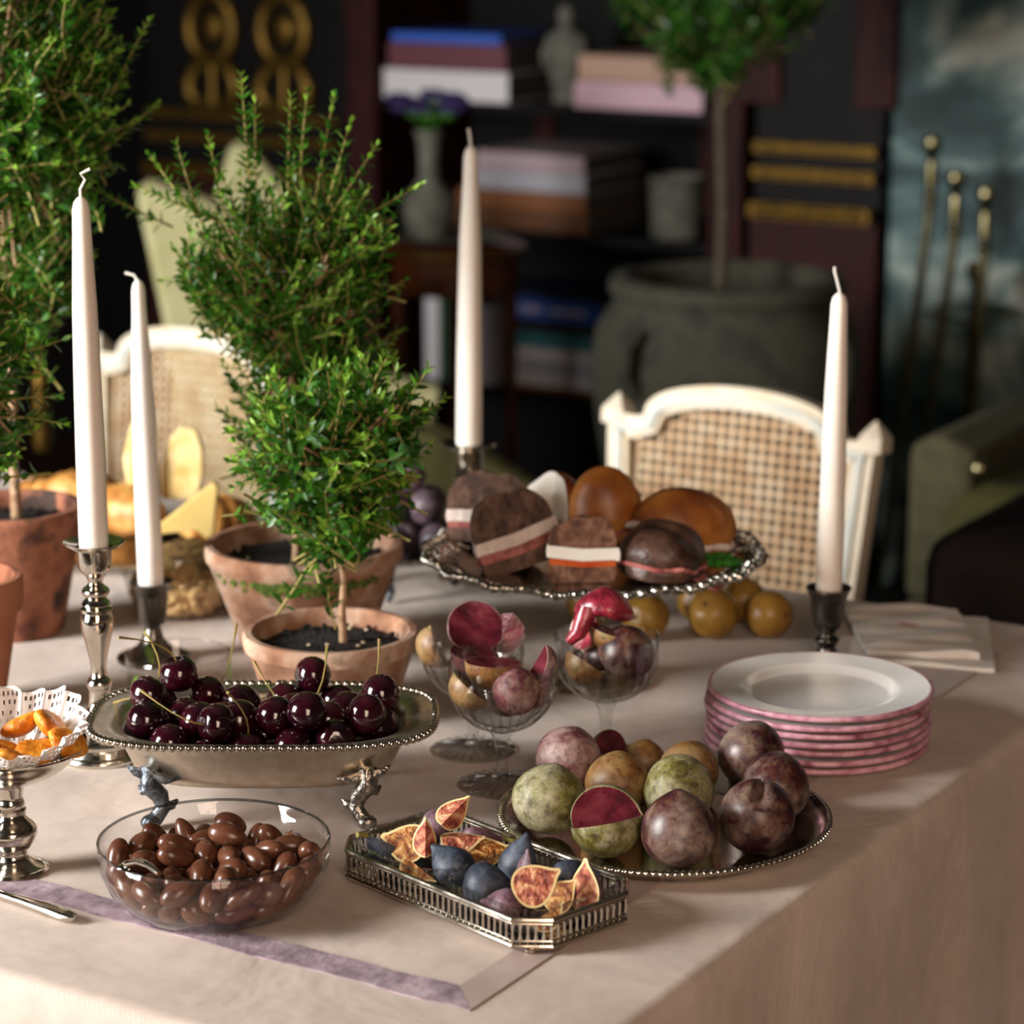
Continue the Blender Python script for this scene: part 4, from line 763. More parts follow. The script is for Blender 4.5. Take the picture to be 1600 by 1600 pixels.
for sgn in (-1, 1):
    cxx = sgn*.0545; def_ = lambda d, z: [(p[0]+cxx, p[1], z) for p in octo(d, .0535, .0535, .017)]
    MB().loft([def_(.004, .0085), def_(.0005, .012), def_(-.001, .029), def_(-.0012, .0315), def_(.0025, .0325), def_(.005, .0305), def_(.006, .014), def_(.008, .0115)], cap0=True, cap1=True).obj('compartment', 'crystal_bowl', gl, ang=30)
    b = MB(); n = 0
    for p, q in zip(octo(.0005, .0535, .0535, .017), octo(.0005, .0535, .0535, .017)[1:]+octo(.0005, .0535, .0535, .017)[:1]):
        m = max(2, int((Vector(q)-Vector(p)).length/.006))
        for k in range(m): c = Vector(p).lerp(Vector(q), k/m); b.ell((c.x+cxx, c.y, .032), (.0022, .0022, .0016), nu=6, nv=4)
    b.obj('cut_edge', 'crystal', gl)
# fruit pieces: revolved outline, cut faces with rind and flesh
FIGP = [(0, -1), (.35, -.97), (.7, -.8), (.93, -.5), (1, -.15), (.9, .25), (.68, .62), (.42, .92), (.22, 1.15), (.12, 1.35), (0, 1.4)]
PLUP = [(0, -.93), (.12, -.95), (.4, -.9), (.7, -.7), (.92, -.38), (1, 0), (.92, .4), (.7, .72), (.4, .92), (.14, 1.0), (0, 1.06)]
def piece(name, prof, R, ang, skin, rind, flesh, parent=None, seg=20, rw=.1, dome=.03):
    p = [(a*R, z*R) for a, z in scope(prof, 2)]; p[0] = (0, p[0][1]); p[-1] = (0, p[-1][1])
    b = MB(); b.lathe(p, seg, a0=-ang/2, a1=ang/2); b.m = [0]*len(b.f)
    zc = 0; full = abs(ang-2*PI) < .01
    if not full:
        for s in (-1, 1):
            a = s*ang/2; c, d = math.cos(a), math.sin(a); half = ang > PI-.01 and ang < PI+.01
            O = [(r*c, r*d, z) for r, z in p]
            I = [(max(r-rw*R, 0)*c, max(r-rw*R, 0)*d, z*(1-rw*.8)) for r, z in p]
            nx, ny = (-d*s*-1, c*s*-1); nx, ny = -nx*0, 0
            n = len(p); b.add(O+I, [((i, i+1, n+i+1, n+i) if s > 0 else (i+1, i, n+i, n+i+1)) for i in range(n-1)], 1)
            ctr = (-dome*R*(1 if half else 0), 0, 0) if half else (.25*R*c, .25*R*d, 0)
            b.add(I+[ctr], [((i, i+1, n) if s > 0 else (i+1, i, n)) for i in range(n-1)]+([(n-1, 0, n)] if not half and s > 0 else ([(0, n-1, n)] if not half else [])), 2)
    return b.mesh(name, [skin, rind, flesh], 40)
FS = {}
def fig(loc, R, ang, d, z, skin='fig_skin', flesh='fig_flesh', label='', stem=False, full=False):
    key = (R, ang, skin, flesh)
    if key not in FS: FS[key] = piece('fig', FIGP, R, 2*PI if full else ang, skin, 'fig_rind', flesh)
    o = put('fig_piece', FS[key], None, loc, aim(d, z)); tag(o, label, 'fig')
    if stem: MB().tube([(R*.05, 0, R*1.3), (R*.1, 0, R*1.55), (R*.3, 0, R*1.9)], [.0022, .0018, .0024], 8).obj('stem', 'stem_green', o)
    return o
Fu = Vector((.961, -.276, 0)); Fv = Vector((.276, .961, 0)); F0 = Vector((-.9905, 1.5822, TZ))
def fp(u, v, z): return F0+Fu*u+Fv*v+UP*z
pc = math.radians
fig(fp(-.066, -.02, .032), .0165, PI, vd(-.25, -.75, .75), vd(-.9, .3, .2), label='fig half with broad amber flesh leaning at the tray end')
fig(fp(-.040, -.024, .042), .013, PI*.5, vd(.1, -1, .25), vd(.05, -.1, 1), 'fig_purple', 'fig_flesh_red', 'upright pink fig wedge in front of the amber fig half')
fig(fp(-.049, .012, .053), .0135, PI*.6, vd(.15, -.8, .5), vd(.7, .2, .7), 'fig_purple', 'fig_flesh_red', 'pink-fleshed fig wedge on top of the pile')
fig(fp(-.066, .012, .04), .0125, PI, vd(.3, .6, -.3), vd(.8, .4, .4), 'fig_purple', 'fig_flesh_red', 'mauve-skinned fig piece just behind the topmost wedge')
fig(fp(-.026, -.002, .043), .0145, PI*.7, vd(.1, -.35, .9), vd(.9, .2, -.1), 'fig_purple', 'fig_flesh_red', 'purple fig wedge lying under the topmost wedge')
fig(fp(-.010, .008, .033), .0165, PI, vd(.05, -.45, .9), vd(.95, .25, .1), label='fig half with cut side up beside the glass divider')
fig(fp(-.032, -.038, .027), .0135, PI*.6, vd(.4, -.2, .9), vd(.8, -.5, -.2), 'fig_purple', 'fig_flesh', 'lilac-skinned fig wedge by the front gallery')
fig(fp(-.016, -.018, .026), .017, PI, vd(-.2, .5, -.6), vd(-.5, .3, .5), label='dark blue fig half lying skin up in front of the divider')
fig(fp(-.04, .03, .03), .0145, PI, vd(0, .5, .3), vd(.9, .35, .25), 'fig_purple', 'fig_flesh', 'olive-stemmed fig half at the back of the tray', stem=True)
fig(fp(-.085, -.028, .026), .014, PI, vd(.3, .5, .6), vd(-.2, .2, 1), label='small dark fig half with stem beside the amber fig half', stem=True)
fig(fp(-.088, .014, .026), .0145, PI, vd(-.2, .6, .5), vd(-.8, .3, .35), 'fig_skin', 'fig_flesh', 'dark fig half behind the amber fig half', stem=True)
fig(fp(.030, .010, .036), .0165, PI, vd(.5, .6, -.2), vd(.2, .1, 1), label='steep blue fig half standing behind the glass divider')
fig(fp(.058, -.004, .042), .0125, PI*.6, vd(.6, .4, .2), vd(.5, .3, .8), 'fig_purple', 'fig_flesh_red', 'rosy fig wedge leaning on the blue fig')
fig(fp(.082, -.025, .042), .016, PI, vd(.05, -.85, .5), vd(.75, .1, .45), 'fig_skin', 'fig_flesh_red', 'fig half with coral flesh and pale rind facing outward')
fig(fp(.034, -.028, .028), .0175, PI*1.2, vd(-.1, .7, -.4), vd(.8, -.25, .05), label='whole blue fig lying down with its stem showing', stem=True)
fig(fp(.066, -.040, .025), .0135, PI, vd(.2, .6, -.4), vd(-.8, .2, .1), 'fig_purple', 'fig_flesh', 'dark purple fig piece along the front glass wall')
fig(fp(.098, -.030, .025), .0135, PI*.6, vd(-.3, -.2, .9), vd(.7, .5, .1), 'fig_skin', 'fig_flesh', 'fig sliver with a thin amber edge at the near corner')
fig(fp(.094, .012, .032), .0165, PI*.9, vd(-.75, -.6, .25), vd(-.1, .1, 1), 'fig_purple', 'fig_flesh_red', 'wine-red fig half standing upright at the tray end')
fig(fp(.064, .03, .028), .016, PI, vd(-.1, .7, .1), vd(.9, .3, .1), 'fig_skin', 'fig_flesh', 'blackish fig half behind the wine-red half')
fig(fp(.078, .004, .024), .0125, PI, vd(-.3, -.8, .5), vd(.6, .3, .4), 'fig_purple', 'fig_flesh', 'small cut fig tucked below the wine-red half')

# ---- plum tray
t = thing('plum_tray', 'round silver tray with rope-twist rim holding whole plums', 'tray', (-.94, 1.775, TZ))
lat([(0, .001), (.1, .001), (.108, .002), (.115, .008), (.1275, .0145), (.1325, .016), (.1345, .0175), (.1345, .019), (.132, .0192), (.127, .017), (.1145, .0105), (.107, .0045), (.1, .0035), (0, .0035)], 96).obj('plate', 'silver', t)
rp = MB()
for k in range(150):
    a = 2*PI*k/150; q = Matrix.Rotation(a, 3, 'Z'); rp.ell(q @ Vector((.1335, 0, .0185)), (.0026, .0036, .0024), q @ Matrix.Rotation(.6, 3, 'X') @ Matrix.Rotation(.5, 3, 'Z'), 6, 5)
rp.obj('rope_rim', 'silver', t)
def plum_mesh(seed, R, tip=.06, gro=.05):
    r = random.Random(seed); a0 = r.uniform(0, 6)
    def fn(p):
        th = math.atan2(p.y, p.x); g_ = 1-gro*math.exp(-((th/.22)**2))*math.sqrt(max(0, 1-p.z*p.z)); z = p.z+tip*math.exp(-((1-p.z)/.06)) if p.z > 0 else p.z*(.95)+.07*math.exp(-((1+p.z)/.03))
        w_ = 1+.025*math.sin(2*th+a0)+.02*math.sin(3*p.z+a0); return Vector((p.x*g_*w_, p.y*g_*w_, z))
    return MB().ell((0, 0, 0), (R, R, R), nu=36, nv=22, fn=fn)
def plum(loc, R, m, label, z=(0, 0, 1), d=(1, 0, 0), seed=0, tip=.06):
    me = plum_mesh(seed, R, tip).mesh('plum', m, 180); o = put('plum', me, None, loc, aim(d, z)); return tag(o, label, 'plum')
plum((-1.013, 1.716, .7835), .029, 'plum_green', 'large pale green plum at the tray edge near the coupe foot', vd(.3, .2, .9), seed=1)
plum((-1.044, 1.800, .788), .0275, 'plum_rose', 'rosy whitish plum at the back of the tray', vd(.2, .5, .8), seed=2)
plum((-.990, 1.788, .7805), .026, 'plum_gold', 'golden orange plum in the middle of the tray', vd(.1, .1, 1), seed=3)
plum((-.891, 1.708, .784), .0295, 'plum_purple', 'purple plum with a pointed tip at the tray front', vd(-.1, -.05, 1), vd(-.8, -.5, 0), seed=5, tip=.16)
plum((-.934, 1.790, .784), .0295, 'plum_green', 'yellow-green plum behind the pointed purple plum', vd(-.9, .1, .3), seed=6)
plum((-.958, 1.853, .779), .0245, 'plum_gold', 'brownish gold plum behind the yellow-green plum', vd(.6, .3, .6), seed=7)
plum((-1.003, 1.857, .777), .0185, 'plum_gold', 'small brown plum beside the cut plum at the back', vd(.1, .1, 1), seed=8)
plum((-.920, 1.893, .787), .029, 'plum_purple', 'large brown-purple plum next to the stack of plates', vd(.7, .2, .6), seed=10)
plum((-.872, 1.838, .7835), .029, 'plum_purple', 'dark purple plum behind the split plum', vd(.2, .4, .8), seed=11)
o = put('plum', piece('plum', PLUP, .029, PI*1.56, 'plum_green', 'plum_green', 'plum_flesh', seg=36, rw=.03), None, (-.951, 1.699, .7835), aim(vd(-.3, -.55, .75), vd(.95, -.1, .1))); tag(o, 'green plum with a wedge cut out showing maroon flesh', 'plum')
o = put('plum', piece('plum', PLUP, .0175, PI*1.3, 'plum_green', 'plum_green', 'plum_flesh', seg=30, rw=.03), None, (-1.038, 1.862, .780), aim(vd(.5, -.5, .7), vd(.8, -.1, .4))); tag(o, 'small cut plum with dark flesh at the very back', 'plum')
def splitfn(p):
    th = math.atan2(p.y, p.x); k = math.exp(-((th/.2)**2)); up = max(0, min(1, (p.z+.1)/.5)); g_ = 1-.42*k*up; return Vector((p.x*g_, p.y*g_, p.z*(1-.06*k)))
me = MB().ell((0, 0, 0), (.03, .03, .03), nu=60, nv=26, fn=splitfn).mesh('plum', 'plum_purple', 180); o = put('plum', me, None, (-.853, 1.768, .7845), aim(vd(.05, .75, -.6), vd(.15, .35, .9))); tag(o, 'purple-green plum split open in a deep cleft', 'plum')

# ---- coupes of sliced plums
cpro_o = scope([(.0065, .048), (.012, .0505), (.024, .056), (.036, .068), (.0435, .085), (.0455, .1), (.046, .11)])
cpro_i = [(.0452, .1105), (.0446, .11), (.0441, .1), (.042, .0855), (.0345, .0695), (.022, .0585), (.01, .0545), (0, .054)]
def coupe(loc, label):
    t = thing('coupe_glass', label, 'glass', loc); no = len(cpro_o)
    def rf(a, k): return 1+(.05*abs(math.sin(a*12)) if 0 < k < no-7 else 0)
    MB().lathe(cpro_o+cpro_i, 192, rf=rf).obj('cut_bowl', 'crystal_bowl', t, ang=20)
    fc = MB()
    for k in range(30):
        a = k*PI/15; fc.tube([(r_*math.cos(a), r_*math.sin(a), z_) for r_, z_ in ((.025, .0555), (.0375, .0675), (.0435, .079), (.0462, .092))], [.0007, .0011, .0011, .0003], 5)
    fc.obj('flute_cuts', 'crystal', t)
    MB().lathe([(0, .0065), (.0075, .0065), (.006, .012), (.0052, .02), (.0055, .032), (.0075, .042), (.0105, .0475), (.0105, .0495), (0, .0505)], 8).obj('stem', 'crystal', t, ang=20)
    MB().lathe([(0, 0), (.037, 0), (.0385, .0012), (.037, .0022), (.02, .0042), (.009, .0068), (0, .0068)], 96, rf=lambda a, k: 1, ).obj('foot', 'crystal', t)
    b = MB()
    for k in range(24):
        a = k*PI/12; b.tube([(.012*math.cos(a), .012*math.sin(a), .0058), (.034*math.cos(a), .034*math.sin(a), .0026)], [.0006, .0014], 5)
    b.obj('foot_cuts', 'crystal', t)
cL, cF, cM = (-1.185, 1.875, TZ), (-1.114, 1.809, TZ), (-1.079, 1.927, TZ)
coupe(cL, 'cut crystal coupe of plum slices in front of the small terracotta pot'); coupe(cF, 'cut crystal coupe of plum slices beside the plum tray'); coupe(cM, 'cut crystal coupe piled with wet red plum under the sandwich stand')
PSK = {}
def slice_(base, r, f, h, R, ang, d, z, skin, label, flesh='plum_flesh'):
    k = (R, ang, skin, flesh)
    if k not in PSK: PSK[k] = piece('plum_slice', PLUP, R, ang, skin, skin, flesh, rw=.035, dome=-.18)
    return tag(put('plum_slice', PSK[k], None, Vector(base)+vd(r, f, h), aim(d, z)), label, 'plum slice')
slice_(cL, .002, .006, .112, .0255, PI, vd(.1, -.75, .65), vd(.9, 0, .1), 'plum_rose', 'large plum half with maroon face topping the coupe near the pot')
slice_(cL, .027, .004, .107, .0185, PI*.8, vd(-.3, -.8, .5), vd(.3, .1, .9), 'plum_rose', 'upright maroon plum slice at the rim of the coupe near the pot')
slice_(cL, -.029, -.008, .100, .021, PI*.55, vd(.6, .5, .4), vd(-.1, -.1, 1), 'plum_gold', 'golden-skinned plum wedge leaning out of the coupe near the pot')
slice_(cL, .0, -.018, .096, .020, PI, vd(.1, -.1, 1), vd(.9, .2, -.1), 'plum_rose', 'plum half lying flat at the front of the coupe near the pot')
slice_(cL, .006, .004, .078, .019, PI, vd(.2, .2, -.9), vd(.6, .6, .1), 'plum_gold', 'gold plum half deep inside the coupe near the pot')
slice_(cF, -.008, .002, .109, .0245, PI, vd(.05, .1, 1), vd(.9, .1, -.1), 'plum_gold', 'plum half lying cut side up over the coupe beside the tray')
slice_(cF, .028, .004, .108, .019, PI*.5, vd(-.75, .3, .45), vd(.3, -.1, .9), 'plum_rose', 'reddish plum wedge at the rim of the coupe beside the tray')
slice_(cF, -.025, -.014, .092, .020, PI*.6, vd(.5, .6, .5), vd(-.7, .1, .6), 'plum_gold', 'yellow plum wedge pressed to the glass of the coupe beside the tray')
slice_(cF, .012, -.018, .089, .0205, PI, vd(0, .6, -.3), vd(.2, -.1, 1), 'plum_rose', 'mauve plum half pressed to the glass of the coupe beside the tray')
slice_(cF, .004, .012, .076, .018, PI, vd(.1, .2, .9), vd(.8, .2, 0), 'plum_purple', 'dark plum half deep inside the coupe beside the tray')
slice_(cM, .016, -.010, .095, .0255, PI, vd(-.1, .5, -.55), vd(.9, 0, .3), 'plum_purple', 'grey-brown plum half resting against the glass of the coupe under the stand')
slice_(cM, .004, -.004, .1165, .0205, PI*.75, vd(.35, .3, .8), vd(.8, -.3, -.2), 'plum_gold', 'bright-skinned plum wedge with dark flesh under the wet red plum')
slice_(cM, -.02, .006, .112, .018, PI, vd(-.6, -.5, .3), vd(.2, .1, .9), 'plum_gold', 'orange-red plum half behind the hanging flesh', 'plum_flesh_wet')
slice_(cM, .0, .012, .084, .021, PI, vd(.2, .2, -.9), vd(.6, .6, .1), 'plum_purple', 'dark plum half deep inside the coupe under the stand')
slice_(cL, .024, -.012, .088, .018, PI*.7, vd(-.2, .3, .9), vd(.5, .6, .1), 'plum_purple', 'dark plum wedge against the glass of the coupe near the pot')
slice_(cM, -.018, -.014, .088, .019, PI*.8, vd(.4, .4, .5), vd(-.6, .3, .6), 'plum_gold', 'golden plum wedge low in the coupe under the stand')
slice_(cF, .026, .010, .084, .018, PI, vd(-.5, .2, .6), vd(.2, .8, .3), 'plum_rose', 'rosy plum half low in the coupe beside the tray')
def wetf(p):
    q = Vector((p.x, p.y*(1+.12*math.sin(3*p.x+1)), p.z*(1+.25*math.sin(5*p.x+2)*p.y))); q.z = q.z-.75*p.x*p.x-.2*p.y*p.y+.35; return q
o = MB().ell((0, 0, 0), (.0265, .0195, .0125), nu=32, nv=18, fn=wetf).obj('plum_slice', 'plum_flesh_wet', None, Vector(cM)+vd(-.002, .0, .1345), (0, .12, dz), ang=180); tag(o, 'glistening peeled red plum lying on top of the coupe under the stand', 'plum slice')
MB().tube([(-.015, -.008, .0), (-.018, -.012, -.012), (-.021, -.014, -.022), (-.028, -.013, -.031)], [.0095, .0088, .0072, .0045], 14).obj('hanging_flesh', 'plum_flesh_wet', o)
# ---- sandwich stand
sb = Vector((-1.2, 2.114, TZ)); t = thing('cake_stand', 'silver pedestal stand with ornate cast rim carrying sandwiches', 'cake stand', sb)
lat([(0, 0), (.058, 0), (.06, .003), (.057, .006)]+scope([(.055, .007), (.045, .011), (.028, .02), (.014, .035), (.011, .06), (.0145, .085), (.03, .108), (.04, .113)])+[(.045, .1135), (0, .1145)]).obj('pedestal', 'silver', t)
lat([(0, .1135), (.12, .1135), (.13, .116), (.145, .123), (.152, .1255), (.152, .128), (.144, .1262), (.129, .119), (.12, .1165), (0, .1165)], 96).obj('plate', 'silver', t)
cr = MB(); nS = 16
for k in range(240):
    a = 2*PI*k/240; r = .156+.005*abs(math.cos(a*nS/2)); q = Matrix.Rotation(a, 3, 'Z'); s_ = .0038+.0014*math.sin(k*2.1)
    cr.ell((r*math.cos(a), r*math.sin(a), .1285+.0016*math.sin(a*nS)), (s_*1.2, .0034, s_), q, 7, 5)
    if k % 3 == 0: cr.ell(((r-.009)*math.cos(a), (r-.009)*math.sin(a), .1268), (.0042, .0028, .0022), q @ Matrix.Rotation(.7, 3, 'Z'), 6, 4)
cr.obj('cast_rim', 'silver_cast', t)
lv = MB()
for k in range(48):
    a = 2*PI*k/48; q = Matrix.Rotation(a, 3, 'Z'); lv.tube([q @ Vector((.128, .002, .1185)), q @ Vector((.138, .007, .1235)), q @ Vector((.147, .002, .127)), q @ Vector((.152, -.004, .128))], [.0012, .0016, .0014, .0008], 5)
lv.obj('rim_scrolls', 'silver_cast', t)
SZ = .1168
def dome(R, z0, h, n=12): return [(R*.97, z0)]+[(R*math.cos(a)**.9 if a < PI/2-.01 else 0, z0+h*(.12+.88*math.sin(a))) for a in np.linspace(0, PI/2, n)]
def sandwich(loc, rot, R, ang, label, crust, crumb, layers, hb=.013, ht=.026, ey=1.0, extra=None):
    s = thing('sandwich', label, 'sandwich', loc, rot)
    def part(name, prof, mats, wob=0, seed=0, kk=1):
        b = MB(); full = ang > 6.2; rf = (lambda a, k: 1+wob*math.sin(a*7+seed)+wob*.7*math.sin(a*13+2*seed)) if wob else None
        b.lathe(prof, 40, a0=-ang/2, a1=ang/2, rf=rf, ey=ey); nf = len(b.f)
        if not full:
            for sg in (-1, 1):
                a = sg*ang/2; f_ = rf(a, 0) if rf else 1; P = [(r*f_*math.cos(a), r*f_*math.sin(a)*ey, z) for r, z in prof if r > 1e-6]; zs = [z for r, z in prof]
                b.add(P+[(0, 0, zs[-1]), (0, 0, zs[0])], [tuple(range(len(P)+2))[::sg]], 1)
        b.v = [(x, y, z+.0022*math.sin(y*105+R*900)+.0014*math.sin(y*230+x*60) if z > .004 else z) for x, y, z in b.v]
        return b.obj(name, mats, s, ang=45)
    part('bottom_bun', [(0, 0), (R*.8, 0), (R*.95, .003), (R, hb*.7), (R*.97, hb), (0, hb)], [crust, crumb])
    z = hb
    for k, (nm, m, th, over) in enumerate(layers):
        part(nm, [(0, z), (R*over*.98, z), (R*over, z+th*.5), (R*over*.97, z+th), (0, z+th)], [m, m], .045, k*1.7); z += th
    part('top_bun', [(0, z)]+dome(R, z, ht), [crust, crumb])
    if extra: extra(s, z)
    return s
def sp(r, f, h=0): return sb+vd(r, f, SZ+h)
def yawto(d): return math.atan2(-d.y, -d.x)             # local -X towards d
def srot(r, f, tilt=0, roll=0): return (Matrix.Rotation(yawto(vd(r, f, 0)), 3, 'Z') @ Matrix.Rotation(math.radians(tilt), 3, 'Y') @ Matrix.Rotation(math.radians(roll), 3, 'X'))
sandwich(sp(-.100, .050, .009), srot(-.1, -1, 12, -2), .041, PI, 'dark rye half sandwich with turkey next to the ribbed candlestick', 'rye_crust', 'rye', [('ham_slice', 'ham', .006, 1.0), ('turkey_slice', 'turkey', .012, 1.05)], ht=.036, hb=.014)
sandwich(sp(-.064, -.034, .004), srot(.3, -.95, 14, -14), .041, PI, 'dark rye half sandwich with turkey and ham showing its cut face', 'rye_crust', 'rye', [('ham_slice', 'ham', .009, 1.0), ('turkey_slice', 'turkey', .012, 1.05)], ht=.04, hb=.015)
sandwich(sp(-.012, -.075, 0), srot(.05, -1, 0, 0), .032, PI*1.0, 'small brown bun sandwich with mozzarella and tomato', 'brown_bun', 'brown_bun', [('tomato_slice', 'tomato', .006, .97), ('mozzarella_slice', 'mozzarella', .012, 1.08)], hb=.016, ht=.03)
def hamx(s, z):
    b = MB(); g_ = []; n = 12
    for i in range(n+1):
        for j in range(5): u = i/n; g_.append((.01+.048*u, -.022+.012*j-.012*u*(j-2)/2, z-.004-.016*u*u+.003*math.sin(j*2+u*6)))
    b.add(g_, [(i*5+j, (i+1)*5+j, (i+1)*5+j+1, i*5+j+1) for i in range(n) for j in range(4)]); o = b.obj('hanging_ham', 'ham', s, ang=180); q = o.modifiers.new('thickness', 'SOLIDIFY'); q.thickness = .0018
sandwich(sp(.062, -.048, .001), (0, math.radians(4), dz-.35), .041, 2*PI, 'round dark rye roll sandwich with ham hanging out', 'rye_crust', 'rye', [('ham_slice', 'ham', .004, 1.03)], ht=.034, hb=.012, extra=hamx)
sandwich(sp(.084, .036, .004), Matrix.Rotation(dz+.25, 3, 'Z') @ Matrix.Rotation(math.radians(14), 3, 'Y'), .052, 2*PI, 'large glossy brioche sandwich with pale cheese edge', 'brioche', 'crumb', [('cheese_slice', 'turkey', .006, 1.04)], ht=.042, hb=.012, ey=.72)
sandwich(sp(.020, .072, .004), Matrix.Rotation(dz, 3, 'Z') @ Matrix.Rotation(math.radians(-10), 3, 'Y'), .037, 2*PI, 'golden brown pointed bun sandwich behind the brown bun', 'brioche', 'crumb', [('ham_slice', 'ham', .004, 1.02)], ht=.056, hb=.012, ey=.8)
sandwich(sp(-.042, .098, .004), srot(-.75, -.6, 10, 0), .037, PI*1.15, 'glossy brioche half sandwich with cream cheese and ham at the back', 'brioche', 'mozzarella', [('ham_slice', 'ham', .006, 1.15)], ht=.042, hb=.012)
ps = thing('parsley_sprig', 'curly green parsley sprig on the stand rim', 'parsley', sp(.118, -.028, .002))
for k in range(22):
    a = k*2.4; r = .0025*math.sqrt(k); b = MB().ell((r*2*math.cos(a), r*1.6*math.sin(a), .006+.004*random.random()), (.0045, .0035, .004), nu=7, nv=5, fn=lambda p: p*(1+.25*math.sin(9*p.x+7*p.y)))
    b.obj('leaflet', 'parsley', ps)
MB().tube([(-.02, -.01, .003), (-.006, 0, .004), (.008, .004, .006)], .001, 5).obj('stalk', 'stem_green', ps)
# ---- golden fruit
GF = [((-1.166, 2.303, .776), .0262, 'golden round fruit with a yellow cheek beside the outermost golden fruit'), ((-1.117, 2.333, .775), .0245, 'outermost golden round fruit nearest the pewter candlestick'), ((-1.222, 2.262, .775), .0247, 'golden round fruit with dark eye behind the middle coupe'),
      ((-1.205, 2.348, .774), .0235, 'golden round fruit half hidden behind the front row'), ((-1.165, 2.372, .774), .0235, 'golden round fruit at the back between two others'), ((-1.3, 2.28, .7735), .023, 'golden round fruit standing apart behind the coupes'), ((-1.183, 2.325, .809), .0205, 'golden round fruit resting on top of the pile')]
for k, (p, R, lb) in enumerate(GF):
    o = put('golden_fruit', MB().ell((0, 0, 0), (R, R, R*.97), nu=28, nv=18, fn=lambda p: p*(1-.1*math.exp(-(1-abs(p.z))/.03))).mesh('golden_fruit', 'golden_fruit', 180), None, p, Euler((.9+k*.5, .4*k, k*1.3)) if k != 2 else aim((1, 0, 0), vd(.25, -.95, .1))); tag(o, lb, 'fruit')
    MB().lathe([(0, 0), (.0022, .0004), (.002, .001), (0, .0008)], 8, at=(0, 0, R*.97*.9)).obj('calyx', 'calyx', o)
# ---- stand of dark fruit
ds = Vector((-1.535, 2.292, TZ)); t = thing('fruit_dish', 'low footed silver dish of dark plums behind the large pot', 'dish', ds)
lat([(0, .04), (.05, .04), (.062, .044), (.066, .049), (.064, .05), (.06, .0465), (.05, .043), (0, .043)], 48).obj('plate', 'silver_cast', t)
for k in range(3):
    a = -1.3+k*2*PI/3; MB().tube([(.045*math.cos(a), .045*math.sin(a), .041), (.058*math.cos(a), .058*math.sin(a), .026), (.048*math.cos(a), .048*math.sin(a), .012), (.056*math.cos(a), .056*math.sin(a), .0032)], [.005, .006, .0045, .0032], 8).obj('scroll_foot', 'silver_dark', t)
DF = [(.034, -.03, .063), (-.01, -.036, .063), (.046, .012, .062), (.004, .006, .062), (-.036, -.002, .063), (.0, .044, .062), (.024, -.012, .096), (-.012, -.012, .097), (.028, .026, .095), (-.014, .026, .096), (.006, .002, .128)]
for k, (r_, f_, z) in enumerate(DF):
    R = .0195-.001*(k % 3); o = put('dark_plum', plum_mesh(k+30, R, .03).mesh('dark_plum', 'dark_fruit', 180), None, ds+vd(r_, f_, z), (k*.7, k*.4, k)); tag(o, 'dusky dark plum piled in the low footed dish', 'plum', 'dark plums in the low dish')
# ---- plates
pk = Vector((-.93, 2.045, TZ)); pm = None; PR = .0985
def plate_parts(t):
    global pm
    sc9 = lambda a, k: 1+(.006*abs(math.sin(a*6+.5))**.5 if k in PO else 0)
    if pm is None:
        pr = [(0, 0), (.055, 0), (.06, .001), (.0675, .0048), (.092, .0082)]; top = [(.0962, .0112), (.092, .0104), (.073, .0082), (.0685, .0072), (.063, .0036), (.0585, .0024), (0, .002)]
        edge = [(.0905, .0078), (.0965, .0062), (.0988, .0066), (.0996, .0085), (.099, .0106), (.0975, .0114), (.0955, .0108)]
        wob = lambda a, k: 1+.007*abs(math.sin(a*5+.4))**.4
        pm = (MB().lathe(pr[::1]+top, 96, rf=lambda a, k: wob(a, k) if k in (4, 5, 6) else 1).mesh('body', 'porcelain', 50), MB().lathe(edge, 96, rf=wob).mesh('painted_edge', 'pink_glaze', 60))
    put('body', pm[0], t); put('painted_edge', pm[1], t)
for k in range(7):
    p = pk+Vector((random.uniform(-.002, .002), random.uniform(-.002, .002), k*.0078)); top = k == 6
    t = thing('dessert_plate', 'topmost white dessert plate with scalloped pink edge' if top else 'white dessert plate with pink painted edge inside the stack under the top plate', 'plate', p, (0, 0, k*.7), None if top else 'stacked pink-edged plates')
    plate_parts(t)
# ---- napkins
def napkin(pts, z0, label, seed, amp=.0016, thick=.0035, nx=40):
    r = random.Random(seed); P = [Vector(p+(0,)) for p in pts]; c = sum(P, Vector())/4; n = nx; g_ = []
    t = thing('napkin', label, 'napkin', (c.x, c.y, z0)); b = MB(); f1, f2 = r.uniform(20, 34), r.uniform(0, 6)
    for lay in (0, 1):
        for i in range(n+1):
            for j in range(n+1):
                u, v = i/n, j/n; q = P[0].lerp(P[1], u).lerp(P[3].lerp(P[2], u), v)-c
                fade = 1; z = (amp*(1+math.sin(v*f1*.7+u*5+f2)*.6+math.sin(v*f1*1.6+u*2.5)*.4))*(.35+.65*min(1, 4*min(u+.1, 1-u+.1)))
                edge = .003*math.sin(u*9+f2)*((v-.5)*2)
                g_.append((q.x+edge*.6, q.y+edge, (z+thick if lay == 0 else 0)))
    N_ = (n+1)**2; W = n+1; F_ = []
    for i in range(n):
        for j in range(n): a = i*W+j; F_ += [(a, a+W, a+W+1, a+1), (N_+a, N_+a+1, N_+a+W+1, N_+a+W)]
    for i in range(n):
        for a, c_ in (((i*W), (i+1)*W), ((i+1)*W+n, i*W+n), (n*W+i, n*W+i+1), (i+1, i)): F_.append((c_, a, a+N_, c_+N_))
    b.add(g_, F_); b.obj('folded_cloth', 'napkin_linen', t, ang=60); return t
napkin(((-1.068, 2.443), (-0.948, 2.503), (-0.875, 2.338), (-1.013, 2.298)), TZ+.0005, 'lower folded linen napkin peeking out under the upper one', 3, .0008)
